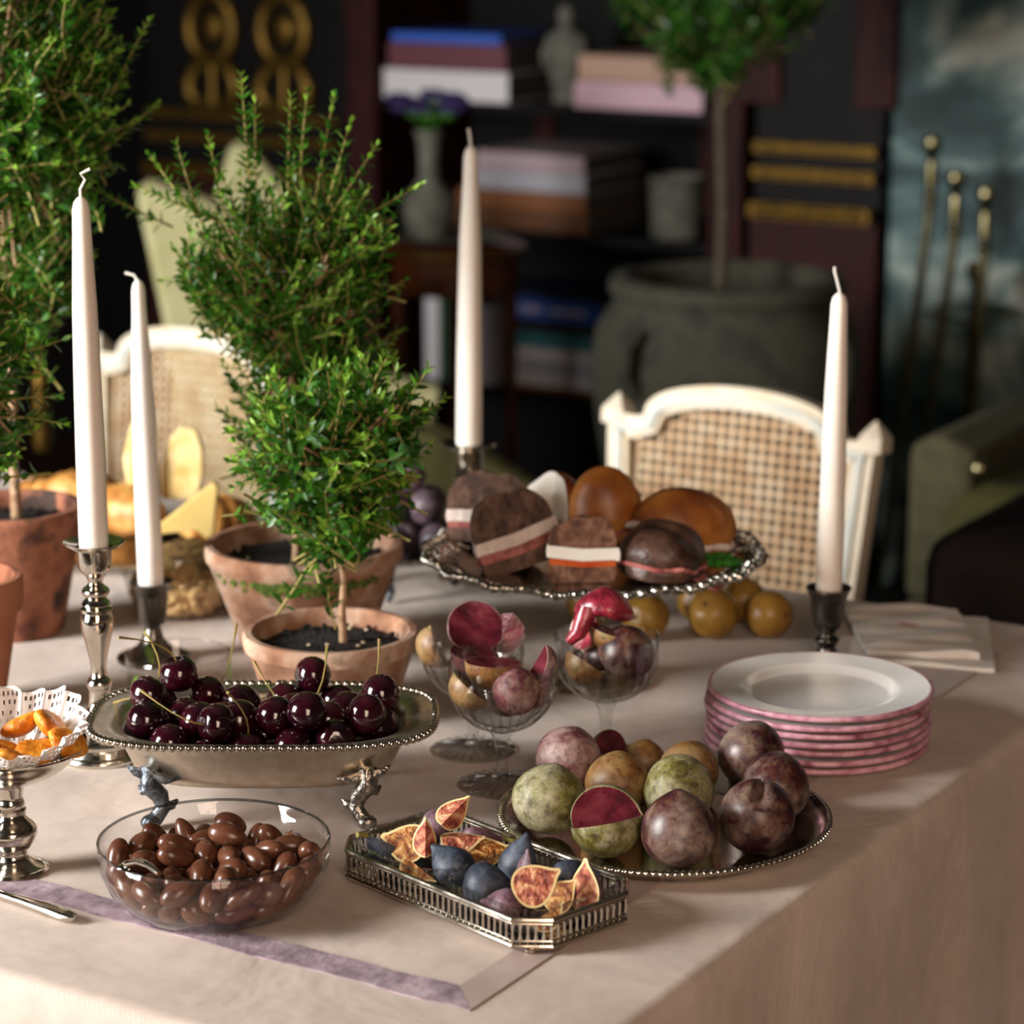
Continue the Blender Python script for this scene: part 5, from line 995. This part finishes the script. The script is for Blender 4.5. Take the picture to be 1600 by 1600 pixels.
t = napkin(((-1.085, 2.440), (-0.978, 2.500), (-0.898, 2.348), (-0.998, 2.310)), TZ+.0068, 'upper rumpled linen napkin with small red monogram', 8, .0034, .003)
b = MB()
for k in range(5): b.tube([(-.012+.004*k, -.004, .0095), (-.010+.004*k, .003, .0098)], .0006, 4)
b.obj('monogram', 'tomato', t)

# ---- terracotta pots and myrtles
def pot(loc, R, r, h, m, label, rimh=.022, lip=.006, rot=(0, 0, 0), soil=.8):
    t = thing('terracotta_pot', label, 'pot', loc, rot); k = (R-lip-r)/(h-rimh)
    MB().lathe([(0, 0), (r*.94, 0), (r, .004), (R-lip, h-rimh), (R-.001, h-rimh+.003), (R, h-rimh*.5), (R, h-.003), (R-.002, h), (R-.008, h), (R-.0105, h-.004), (R-.012, h-.012), (r*.88, .01), (0, .01)], 72, rf=lambda a, q: 1+.004*math.sin(2*a+1)+.003*math.sin(5*a)).obj('body', m, t)
    zs = h*soil; rs = (R-.0125)-(R-.012-r*.88)*(h-.012-zs)/(h-.022)
    b = MB(); rr = random.Random(int(R*1e4)); b.lathe([(rs, zs-.004), (rs*.99, zs), (rs*.75, zs+.002), (rs*.5, zs+.0035), (rs*.2, zs+.004), (0, zs+.0045)], 40, rf=lambda a, q: 1+.01*math.sin(a*9+q))
    for i in range(160):
        a, q = rr.uniform(0, 6.28), rs*.96*math.sqrt(rr.random()); s_ = rr.uniform(.0012, .0038); b.ell((q*math.cos(a), q*math.sin(a), zs+.003), (s_, s_*.8, s_*.7), Matrix.Rotation(a, 3, 'Z'), 6, 4)
    b.obj('soil', 'soil', t)
    g_ = MB()
    for i in range(7): a, q = rr.uniform(0, 6.28), rs*.85*math.sqrt(rr.random()); g_.ell((q*math.cos(a), q*math.sin(a), zs+.0045), (.0024, .0018, .0014), nu=7, nv=5)
    g_.obj('grit', 'grit', t)
    return t, zs
pS = Vector((-1.355, 1.899, TZ)); pL = Vector((-1.496, 2.053, TZ)); pB = Vector((-1.792, 1.954, TZ)); pE = Vector((-1.653, 1.724, TZ))
tS, zS = pot(pS, .081, .058, .08, 'terracotta', 'low terracotta bulb pot with chalky rim behind the cherries', .018, .005, soil=.80)
tL, zL = pot(pL, .0985, .062, .112, 'terracotta', 'wide terracotta pot with mossy rim behind the low pot', .018, .004, soil=.83)
b = MB(); rr = random.Random(4)
for i in range(240):
    a = math.atan2(-.8535, .521)+rr.gauss(0, .38); z = .092-abs(rr.gauss(0, .0045))-.002*rr.random(); R = .0625+(.0945-.062)*(z-.004)/(.09); b.ell((R*math.cos(a), R*math.sin(a), z), (.0012, .003, .0022), Matrix.Rotation(a, 3, 'Z'), 6, 4)
b.obj('moss', 'moss', tL, kind='stuff')
tB, zB = pot(pB, .0745, .05, .133, 'terracotta_aged', 'tall dark weathered terracotta pot at the table back', .012, .002, soil=.86)
tE, zE = pot(pE, .062, .040, .13, 'terracotta_plain', 'plain orange terracotta pot with straight collar beside the compote', .034, .006, soil=.8)
def myrtle(loc, label, trunk, lobes, n, seed, **k):
    t = thing('myrtle_tree', label, 'plant', loc); MB().tube(trunk[0], trunk[1], 10).obj('trunk', 'bark', t)
    top = Vector(trunk[0][-1]); br = MB(); r = random.Random(seed)
    for c, rad in lobes:
        for i in range(9):
            a = r.uniform(0, 6.28); e = Vector(c)+Vector((math.cos(a)*rad[0]*.6, math.sin(a)*rad[1]*.6, r.uniform(-.2, .4)*rad[2])); s = top if top.z < e.z else Vector((top.x, top.y, max(top.z-.03, e.z-.03)))
            br.tube([s, s.lerp(e, .45)+Vector((0, 0, .01)), e], [.003, .0022, .0012], 5)
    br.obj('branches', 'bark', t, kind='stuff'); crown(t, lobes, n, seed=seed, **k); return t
def L_(r, f, z): v_ = vd(r, f, z); return (v_.x, v_.y, v_.z)
def spk(r, f, z, dr, df, du, ln): return (L_(r, f, z), L_(dr, df, du), ln)
off = Vector((.012, -.004, 0))
myrtle(pS+Vector((.01, .006, zS+.003)), 'myrtle standard with bare pale stem growing from the low pot', ([(0, 0, -.012), (-.001, 0, .03), (.001, .001, .06), (-.002, 0, .09), (-.004, 0, .15)], [.0042, .0036, .0033, .0036, .003]),
    [(L_(-.02, 0, .185), (.082, .08, .085)), (L_(-.005, .0, .13), (.055, .055, .045)), (L_(.03, 0, .205), (.055, .055, .07))], 300, 21, single=300, leaf=.0165, up=.45,
    spikes=[spk(.095, 0, .23, .7, 0, .5, .06), spk(.08, -.02, .26, .5, 0, .8, .06), spk(-.1, 0, .2, -.9, 0, .1, .06), spk(-.095, -.01, .15, -.8, 0, -.2, .05)])
myrtle(pL+Vector((.004, -.02, zL+.003)), 'taller bushy myrtle with feathery top growing from the mossy pot', ([(0, 0, -.012), (.004, .002, .05), (.002, 0, .12), (-.004, .004, .2)], [.005, .0045, .004, .0035]),
    [(L_(-.01, .02, .31), (.115, .1, .09)), (L_(.02, .02, .24), (.1, .09, .08)), (L_(-.055, .02, .30), (.07, .07, .06)), (L_(.06, .02, .33), (.06, .06, .06)), (L_(-.01, .02, .16), (.07, .07, .07))], 430, 22, single=300, leaf=.0155, up=.8,
    spikes=[spk(-.042, 0, .475, -.05, 0, 1, .1), spk(-.03, 0, .45, 0, 0, 1, .08), spk(.004, 0, .455, .05, 0, 1, .09), spk(.045, 0, .455, .2, 0, 1, .1), spk(.06, 0, .43, .3, 0, 1, .08), spk(-.075, 0, .42, -.2, 0, 1, .08), spk(.125, 0, .372, .9, 0, .5, .12), spk(.085, 0, .41, .6, 0, .9, .09),
            spk(-.145, 0, .372, -.9, 0, .4, .09), spk(-.13, 0, .40, -.6, 0, .8, .08), spk(-.105, 0, .41, -.3, 0, 1, .07), spk(.11, 0, .28, .8, 0, .5, .08), spk(-.12, 0, .28, -.9, 0, .1, .07), spk(.02, 0, .46, .1, 0, 1, .08)])
myrtle(pB+Vector((.005, .004, zB+.003)), 'tall double-headed myrtle with slim trunk in the dark weathered pot', ([(0, 0, -.012), (-.001, 0, .06), (.002, 0, .13), (-.001, .002, .25), (0, 0, .42)], [.0058, .005, .0048, .0042, .0035]),
    [(L_(-.02, 0, .46), (.155, .14, .16)), (L_(.06, .0, .43), (.085, .085, .1)), (L_(-.01, 0, .62), (.12, .11, .08)), (L_(.02, 0, .27), (.07, .07, .07))], 640, 23, single=200, leaf=.0155, up=.7, spikes=[spk(.15, 0, .5, .5, 0, .9, .08), spk(.155, 0, .42, .7, 0, .6, .07), spk(.13, 0, .57, .4, 0, .9, .08)])
myrtle(pE+Vector((.0, .0, zE+.003)), 'myrtle with long leafy sprays growing from the plain orange pot', ([(0, 0, -.012), (.002, 0, .08), (-.002, 0, .16), (0, 0, .24)], [.005, .0045, .004, .003]),
    [(L_(.01, 0, .255), (.08, .08, .1)), (L_(.02, 0, .16), (.07, .07, .05)), (L_(0, 0, .36), (.07, .07, .06))], 260, 24, single=300, leaf=.0165, up=.35,
    spikes=[spk(.105, 0, .29, 1, 0, .5, .07), spk(.115, 0, .245, 1, 0, .3, .07), spk(.1, 0, .19, 1, 0, .1, .07), spk(.105, 0, .165, 1, 0, -.1, .06)])
# ---- glass dish
gp = (-1.511, 1.869, TZ); t = tag(MB().lathe([(0, 0), (.046, 0), (.0485, .003), (.0495, .04), (.049, .041), (.0482, .04), (.047, .005), (.045, .003), (0, .003)], 72).obj('glass_dish', 'clear_glass', None, gp, ang=60), 'straight-sided clear glass dish with painted green leaves', 'dish')
MB().lathe([(.0484, .0395), (.0497, .0405), (.0492, .0416), (.0482, .0408)], 72).obj('rim', 'crystal', t)
for a0, z in ((2.75, .028), (4.35, .019), (5.5, .031), (.6, .022)):
    g_ = []
    for i in range(7):
        for s in (-1, 0, 1): u = i/6; w_ = .1*math.sin(PI*u)**.8; a = a0+s*w_+.15*u; g_.append((.0497*math.cos(a), .0497*math.sin(a), z-.011+.022*u))
    o = MB().add(g_, [(i*3+s, i*3+s+1, i*3+s+4, i*3+s+3) for i in range(6) for s in (0, 1)]).obj('painted_leaf', 'leaf_young', t, ang=180); q = o.modifiers.new('thickness', 'SOLIDIFY'); q.thickness = .0003
# ---- nut bowl
nb = Vector((-1.690, 2.098, TZ)); t = tag(MB().lathe([(0, 0), (.038, 0), (.05, .01), (.0585, .034), (.0595, .045), (.0588, .0458), (.058, .045), (.057, .035), (.0485, .0115), (.036, .0022), (0, .0022)], 72).obj('glass_bowl', 'clear_glass', None, nb, ang=60), 'small clear glass bowl heaped with cashew nuts', 'bowl')
NU = [(0, -0.0044, 0.0301, 0.0088, 0.795, 0.228, -0.04, -0.561), (0, 0.0178, -0.0134, 0.0094, 0.123, -0.478, -0.867, -0.069), (0, -0.021, -0.005, 0.0099, 0.444, -0.789, 0.421, 0.056), (0, 0.0035, -0.0444, 0.0203, 0.059, -0.979, -0.058, 0.188), (0, -0.0389, 0.0164, 0.015, 0.903, 0.151, 0.346, 0.206), (0, 0.0064, 0.0003, 0.0088, 0.65, -0.223, -0.079, 0.722),
      (0, -0.0155, 0.0051, 0.009, 0.752, 0.621, -0.027, -0.219), (0, -0.0342, 0.0057, 0.0101, 0.177, 0.121, -0.615, 0.759), (0, -0.013, 0.0425, 0.0192, 0.73, 0.327, 0.487, -0.35), (0, 0.0299, -0.0268, 0.0134, 0.492, -0.313, 0.069, 0.809), (0, -0.0162, 0.0301, 0.01, 0.278, 0.746, -0.402, -0.453), (0, -0.0183, 0.0311, 0.0229, 0.537, 0.563, -0.112, -0.618),
      (0, -0.0115, -0.0313, 0.0089, 0.849, -0.219, 0.032, -0.48), (0, 0.0053, -0.0364, 0.0111, 0.853, -0.495, 0.002, 0.166), (0, 0.0103, 0.0328, 0.0097, 0.173, -0.067, 0.73, 0.657), (0, -0.0255, 0.0186, 0.0101, 0.585, 0.236, -0.506, -0.588), (0, 0.0255, 0.0215, 0.0089, 0.408, -0.766, 0.478, -0.133), (0, -0.0357, -0.0054, 0.0106, 0.949, -0.052, 0.309, -0.03),
      (0, 0.0291, -0.0069, 0.0088, 0.413, 0.889, -0.179, -0.089), (0, 0.0175, -0.0264, 0.013, 0.486, 0.223, -0.14, 0.833), (0, 0.0056, 0.042, 0.0151, 0.208, -0.133, 0.965, 0.091), (0, 0.0075, -0.0201, 0.0088, 0.435, -0.582, -0.528, 0.44), (0, 0.0453, -0.0104, 0.0255, 0.796, -0.162, -0.582, 0.038), (0, -0.0288, 0.0316, 0.0153, 0.494, 0.022, 0.338, -0.8),
      (0, -0.0305, 0.0035, 0.0206, 0.885, -0.355, 0.096, 0.286), (0, 0.0111, 0.0205, 0.0086, 0.29, -0.024, 0.007, 0.957), (0, 0.0047, 0.0327, 0.0218, 0.37, -0.768, -0.358, -0.381), (0, 0.0383, -0.0199, 0.0169, 0.158, 0.674, 0.599, -0.403), (0, -0.003, -0.0253, 0.0138, 0.58, -0.427, 0.543, 0.432), (0, -0.0483, -0.0094, 0.0332, 0.439, -0.385, -0.666, 0.465),
      (0, 0.0432, -0.0016, 0.0166, 0.27, 0.469, -0.062, -0.839), (0, -0.0123, -0.0165, 0.011, 0.196, -0.883, 0.301, 0.302), (0, -0.0391, 0.0247, 0.0246, 0.244, -0.746, 0.088, 0.614), (0, 0.0208, -0.038, 0.0174, 0.074, -0.944, -0.209, -0.244), (0, 0.0079, -0.0335, 0.0221, 0.102, -0.111, 0.206, 0.967), (0, -0.0266, -0.0178, 0.0089, 0.597, 0.77, -0.157, -0.165),
      (0, -0.0051, -0.0081, 0.0089, 0.159, -0.246, -0.746, 0.598), (0, -0.0454, -0.0003, 0.0219, 0.309, -0.656, -0.461, 0.511), (0, 0.0419, -0.0235, 0.0308, 0.558, 0.133, 0.004, -0.819), (0, 0.0376, 0.0228, 0.0184, 0.462, -0.224, 0.583, 0.63), (0, -0.0137, -0.0411, 0.0163, 0.775, 0.594, -0.167, -0.137), (0, 0.0307, 0.0054, 0.0086, 0.036, 0.292, 0.956, -0.011),
      (0, -0.0101, 0.016, 0.009, 0.065, 0.038, -0.97, 0.23), (0, -0.002, 0.0457, 0.0244, 0.551, 0.272, 0.682, -0.397), (0, 0.0255, -0.026, 0.0241, 0.579, 0.784, 0.085, 0.206), (0, 0.0037, -0.0142, 0.0185, 0.092, -0.151, 0.898, -0.403), (0, -0.0155, -0.0262, 0.0189, 0.649, 0.677, -0.326, -0.115), (0, -0.0286, -0.0279, 0.0136, 0.234, -0.207, -0.684, 0.659),
      (0, 0.0141, 0.0444, 0.027, 0.612, -0.765, 0.156, 0.123), (0, -0.04, -0.018, 0.0179, 0.13, 0.722, 0.486, -0.476), (0, -0.0177, 0.0134, 0.0191, 0.041, 0.575, 0.81, -0.104), (0, 0.0169, 0.0036, 0.0112, 0.661, 0.295, -0.595, -0.349), (0, 0.0279, -0.0146, 0.0178, 0.195, 0.913, 0.342, 0.112), (0, 0.0377, 0.012, 0.0148, 0.154, -0.212, -0.764, 0.589),
      (0, -0.0071, 0.0337, 0.0225, 0.224, 0.522, -0.063, -0.821), (0, 0.0336, -0.0102, 0.0282, 0.511, 0.289, 0.274, 0.762), (0, 0.0439, 0.0007, 0.0308, 0.089, 0.044, 0.782, -0.615), (0, -0.0286, -0.0113, 0.0193, 0.187, 0.924, -0.286, -0.172), (0, 0.0235, 0.0365, 0.0162, 0.12, 0.327, 0.753, 0.558), (0, 0.0132, 0.0257, 0.0201, 0.386, 0.81, 0.317, 0.306),
      (0, -0.0316, 0.015, 0.0228, 0.33, 0.293, -0.877, -0.19), (0, -0.0042, 0.006, 0.0152, 0.734, 0.326, 0.043, -0.594), (0, 0.0241, 0.0359, 0.0278, 0.769, 0.585, 0.257, 0.013), (0, 0.0234, 0.024, 0.0334, 0.738, -0.659, 0.014, -0.146), (0, 0.0072, 0.0114, 0.0154, 0.918, 0.137, -0.254, -0.272), (0, -0.0338, 0.0172, 0.0341, 0.843, 0.451, 0.235, 0.176),
      (0, 0.0264, 0.0252, 0.022, 0.382, 0.028, 0.665, -0.641), (0, 0.0078, -0.0227, 0.025, 0.019, -0.058, 0.021, -0.998), (0, -0.0238, 0.0425, 0.0329, 0.846, -0.505, -0.058, 0.16), (0, 0.0056, -0.002, 0.0206, 0.011, 0.041, 0.881, 0.472), (0, 0.013, -0.0448, 0.0273, 0.182, 0.123, -0.972, -0.088), (0, -0.0096, -0.0054, 0.0194, 0.547, -0.576, 0.435, -0.423),
      (0, -0.0047, 0.0219, 0.0176, 0.899, -0.422, 0.071, 0.089), (0, 0.0016, 0.0115, 0.0254, 0.259, -0.372, -0.708, 0.542), (0, -0.0319, -0.0334, 0.0241, 0.686, 0.568, -0.386, -0.239), (0, -0.0455, 0.011, 0.0285, 0.251, 0.667, 0.701, -0.027), (0, -0.0032, -0.0358, 0.0275, 0.407, -0.137, 0.895, 0.122), (0, -0.0168, -0.0146, 0.0253, 0.254, -0.175, -0.799, 0.516),
      (0, -0.0297, 0.0305, 0.0268, 0.198, 0.457, 0.771, 0.397), (0, 0.0217, 0.0124, 0.0174, 0.076, 0.258, 0.943, 0.197), (0, -0.0175, 0.0285, 0.0346, 0.121, -0.159, 0.769, -0.608), (0, -0.0005, 0.0255, 0.0291, 0.567, -0.688, 0.415, 0.183), (0, -0.0197, -0.0002, 0.0251, 0.778, -0.244, -0.511, 0.272), (0, -0.0151, -0.0444, 0.0268, 0.94, 0.276, -0.053, -0.19),
      (0, -0.0401, -0.0275, 0.0322, 0.14, 0.416, 0.898, -0.039), (0, 0.0411, 0.0107, 0.0261, 0.144, 0.068, 0.249, -0.955), (0, -0.0381, -0.0051, 0.0308, 0.373, -0.494, -0.753, 0.222), (0, 0.0193, -0.0099, 0.0241, 0.123, -0.49, 0.625, -0.596), (0, -0.0277, 0.0067, 0.0308, 0.25, -0.854, -0.262, 0.373), (0, 0.0291, -0.0367, 0.0294, 0.385, 0.313, -0.334, -0.801),
      (0, -0.0123, 0.0196, 0.0291, 0.66, -0.715, -0.044, -0.226), (0, 0.0097, 0.0176, 0.0303, 0.245, 0.022, -0.967, 0.061), (0, 0.0074, -0.0134, 0.0317, 0.269, -0.567, 0.294, -0.721), (0, -0.0029, -0.012, 0.0281, 0.469, -0.627, -0.467, 0.411), (0, 0.0245, -0.018, 0.0334, 0.316, -0.651, -0.529, 0.444), (0, 0.0388, 0.0295, 0.0314, 0.304, -0.358, -0.652, 0.596),
      (0, 0.0167, 0.0051, 0.0255, 0.133, -0.884, 0.285, 0.346), (0, 0.0266, 0.0148, 0.0276, 0.512, 0.798, 0.293, -0.126), (0, -0.0177, 0.0125, 0.036, 0.75, 0.56, -0.194, -0.293), (0, -0.0308, -0.0207, 0.0271, 0.312, 0.089, -0.644, 0.693), (0, -0.0259, -0.0143, 0.035, 0.867, -0.314, 0.19, -0.337), (0, 0.0174, -0.032, 0.0324, 0.128, 0.813, -0.559, -0.104),
      (0, 0.0322, 0.0075, 0.0346, 0.37, -0.745, -0.492, 0.258), (0, -0.0082, 0.0045, 0.0282, 0.205, 0.734, -0.647, 0.012), (0, 0.0304, 0.0007, 0.0213, 0.365, 0.396, -0.129, 0.832), (0, -0.0208, -0.0305, 0.0283, 0.663, 0.313, 0.293, -0.614), (0, -0.011, -0.0239, 0.0325, 0.656, -0.471, 0.586, -0.069), (0, 0.0164, -0.0037, 0.0353, 0.173, -0.652, -0.732, 0.101),
      (0, 0.0037, -0.0001, 0.0333, 0.938, 0.207, 0.254, -0.115)]
c = MB(); c.tube([(.0095*math.cos(a)*1.0, 0, .0075*math.sin(a)-.004) for a in np.linspace(.15, PI-.15, 9)], [.002, .0042, .005, .0052, .0052, .0052, .005, .0042, .002], 9)
nm = c.mesh('cashew', 'nut', 180)
for d, x, y, z, qw, qx, qy, qz in NU: tag(put('cashew', nm, None, nb+Vector((x, y, z)), Quaternion((qw, qx, qy, qz))), 'golden curved cashew nut in the small glass bowl', 'nut', 'cashews in the glass bowl')
# ---- pastries
pp = Vector((-1.86, 2.27, TZ)); t = thing('platter', 'long silver platter of pastries and breads behind the nuts', 'platter', pp, (0, 0, .5))
MB().loft([[(a*math.cos(q), b*math.sin(q), z) for q in np.linspace(0, 2*PI, 65)[:-1]] for a, b, z in ((.17, .075, 0), (.18, .085, .004), (.215, .115, .016), (.22, .12, .018), (.215, .115, .019), (.178, .083, .007), (.168, .073, .004))], cap0=True, cap1=True).obj('plate', 'silver', t)
def croissant(loc, L, R, label, rot):
    s = thing('croissant', label, 'pastry', loc, rot); rings = []
    for i in range(33):
        u = i/32; a = (u-.5)*2.0; r = R*(math.sin(PI*(.04+.92*u))**.7)*(1+.1*abs(math.sin(u*PI*6))); c_ = Vector((L*math.sin(a)*.6, L*.5*(1-math.cos(a)), R*.8)); n_ = Vector((math.sin(a)*.0+math.cos(a)*0, 0, 0)); ax = Vector((math.cos(a), math.sin(a), 0)); sd = Vector((-ax.y, ax.x, 0))
        rings.append([tuple(c_+sd*r*math.cos(q)+UP*r*.85*math.sin(q)) for q in np.linspace(0, 2*PI, 17)[:-1]])
    MB().loft(rings, cap0=True, cap1=True).obj('rolled_dough', 'pastry', s, ang=60)
croissant((-2.02, 2.325, TZ+.021), .085, .03, 'golden croissant at the far end of the platter', (0, 0, .6))
croissant((-1.925, 2.30, TZ+.014), .09, .034, 'brown croissant behind the tall candle', (0, 0, -.3))
croissant((-1.80, 2.30, TZ+.016), .085, .034, 'crusty croissant nearest the mossy pot', (0, .1, 1.1))
croissant((-2.10, 2.345, TZ+.002), .07, .028, 'small croissant on the cloth beyond the platter', (0, 0, .2))
def slab(name, out, th, loc, rot, m, label, cat):
    s = thing(name, label, cat, loc, rot); MB().prism(out, -th/2, th/2).obj('slice', m, s, bevel=.003); return s
sl = [(-.026, 0), (-.03, .03), (-.024, .06), (-.01, .075), (.012, .074), (.024, .055), (.028, .03), (.024, 0)]
slab('bread_slice', [(a*.85, z*1.15) for a, z in sl], .014, (-1.885, 2.345, TZ+.048), (-.15, .12, dz), 'bread', 'upright toasted bread slice behind the pastries', 'bread')
slab('bread_slice', [(-.016, 0), (-.02, .05), (-.008, .09), (.004, .098), (.014, .08), (.02, .04), (.018, 0)], .016, (-1.915, 2.315, TZ+.05), (-.1, -.05, dz), 'bread', 'tall narrow bread slice standing beside the short candle', 'bread')
slab('cheese_wedge', [(-.046, 0), (-.04, .004), (.03, .058), (.036, .055), (.03, .0), (.022, -.004), (.012, .006)], .024, (-1.765, 2.205, TZ+.052), (-.12, 0, dz+.05), 'cheese', 'pale yellow triangular cheese wedge leaning above the nuts', 'cheese')
t = thing('granola_mound', 'dark seedy granola mound under the cheese wedge', 'granola', (-1.762, 2.205, TZ+.006)); b = MB(); rr = random.Random(9)
b.lathe([(0, 0), (.05, 0), (.05, .012), (.035, .032), (0, .042)], 30)
for i in range(420):
    a, q = rr.uniform(0, 6.28), .05*math.sqrt(rr.random()); z = .04-.028*(q/.05)**2; s_ = rr.uniform(.002, .0042); b.ell((q*math.cos(a), q*math.sin(a), z), (s_, s_*.7, s_*.6), Matrix.Rotation(a, 3, 'Z') @ Matrix.Rotation(rr.random()*3, 3, 'X'), 6, 4)
b.obj('clusters', 'granola', t, kind='stuff')
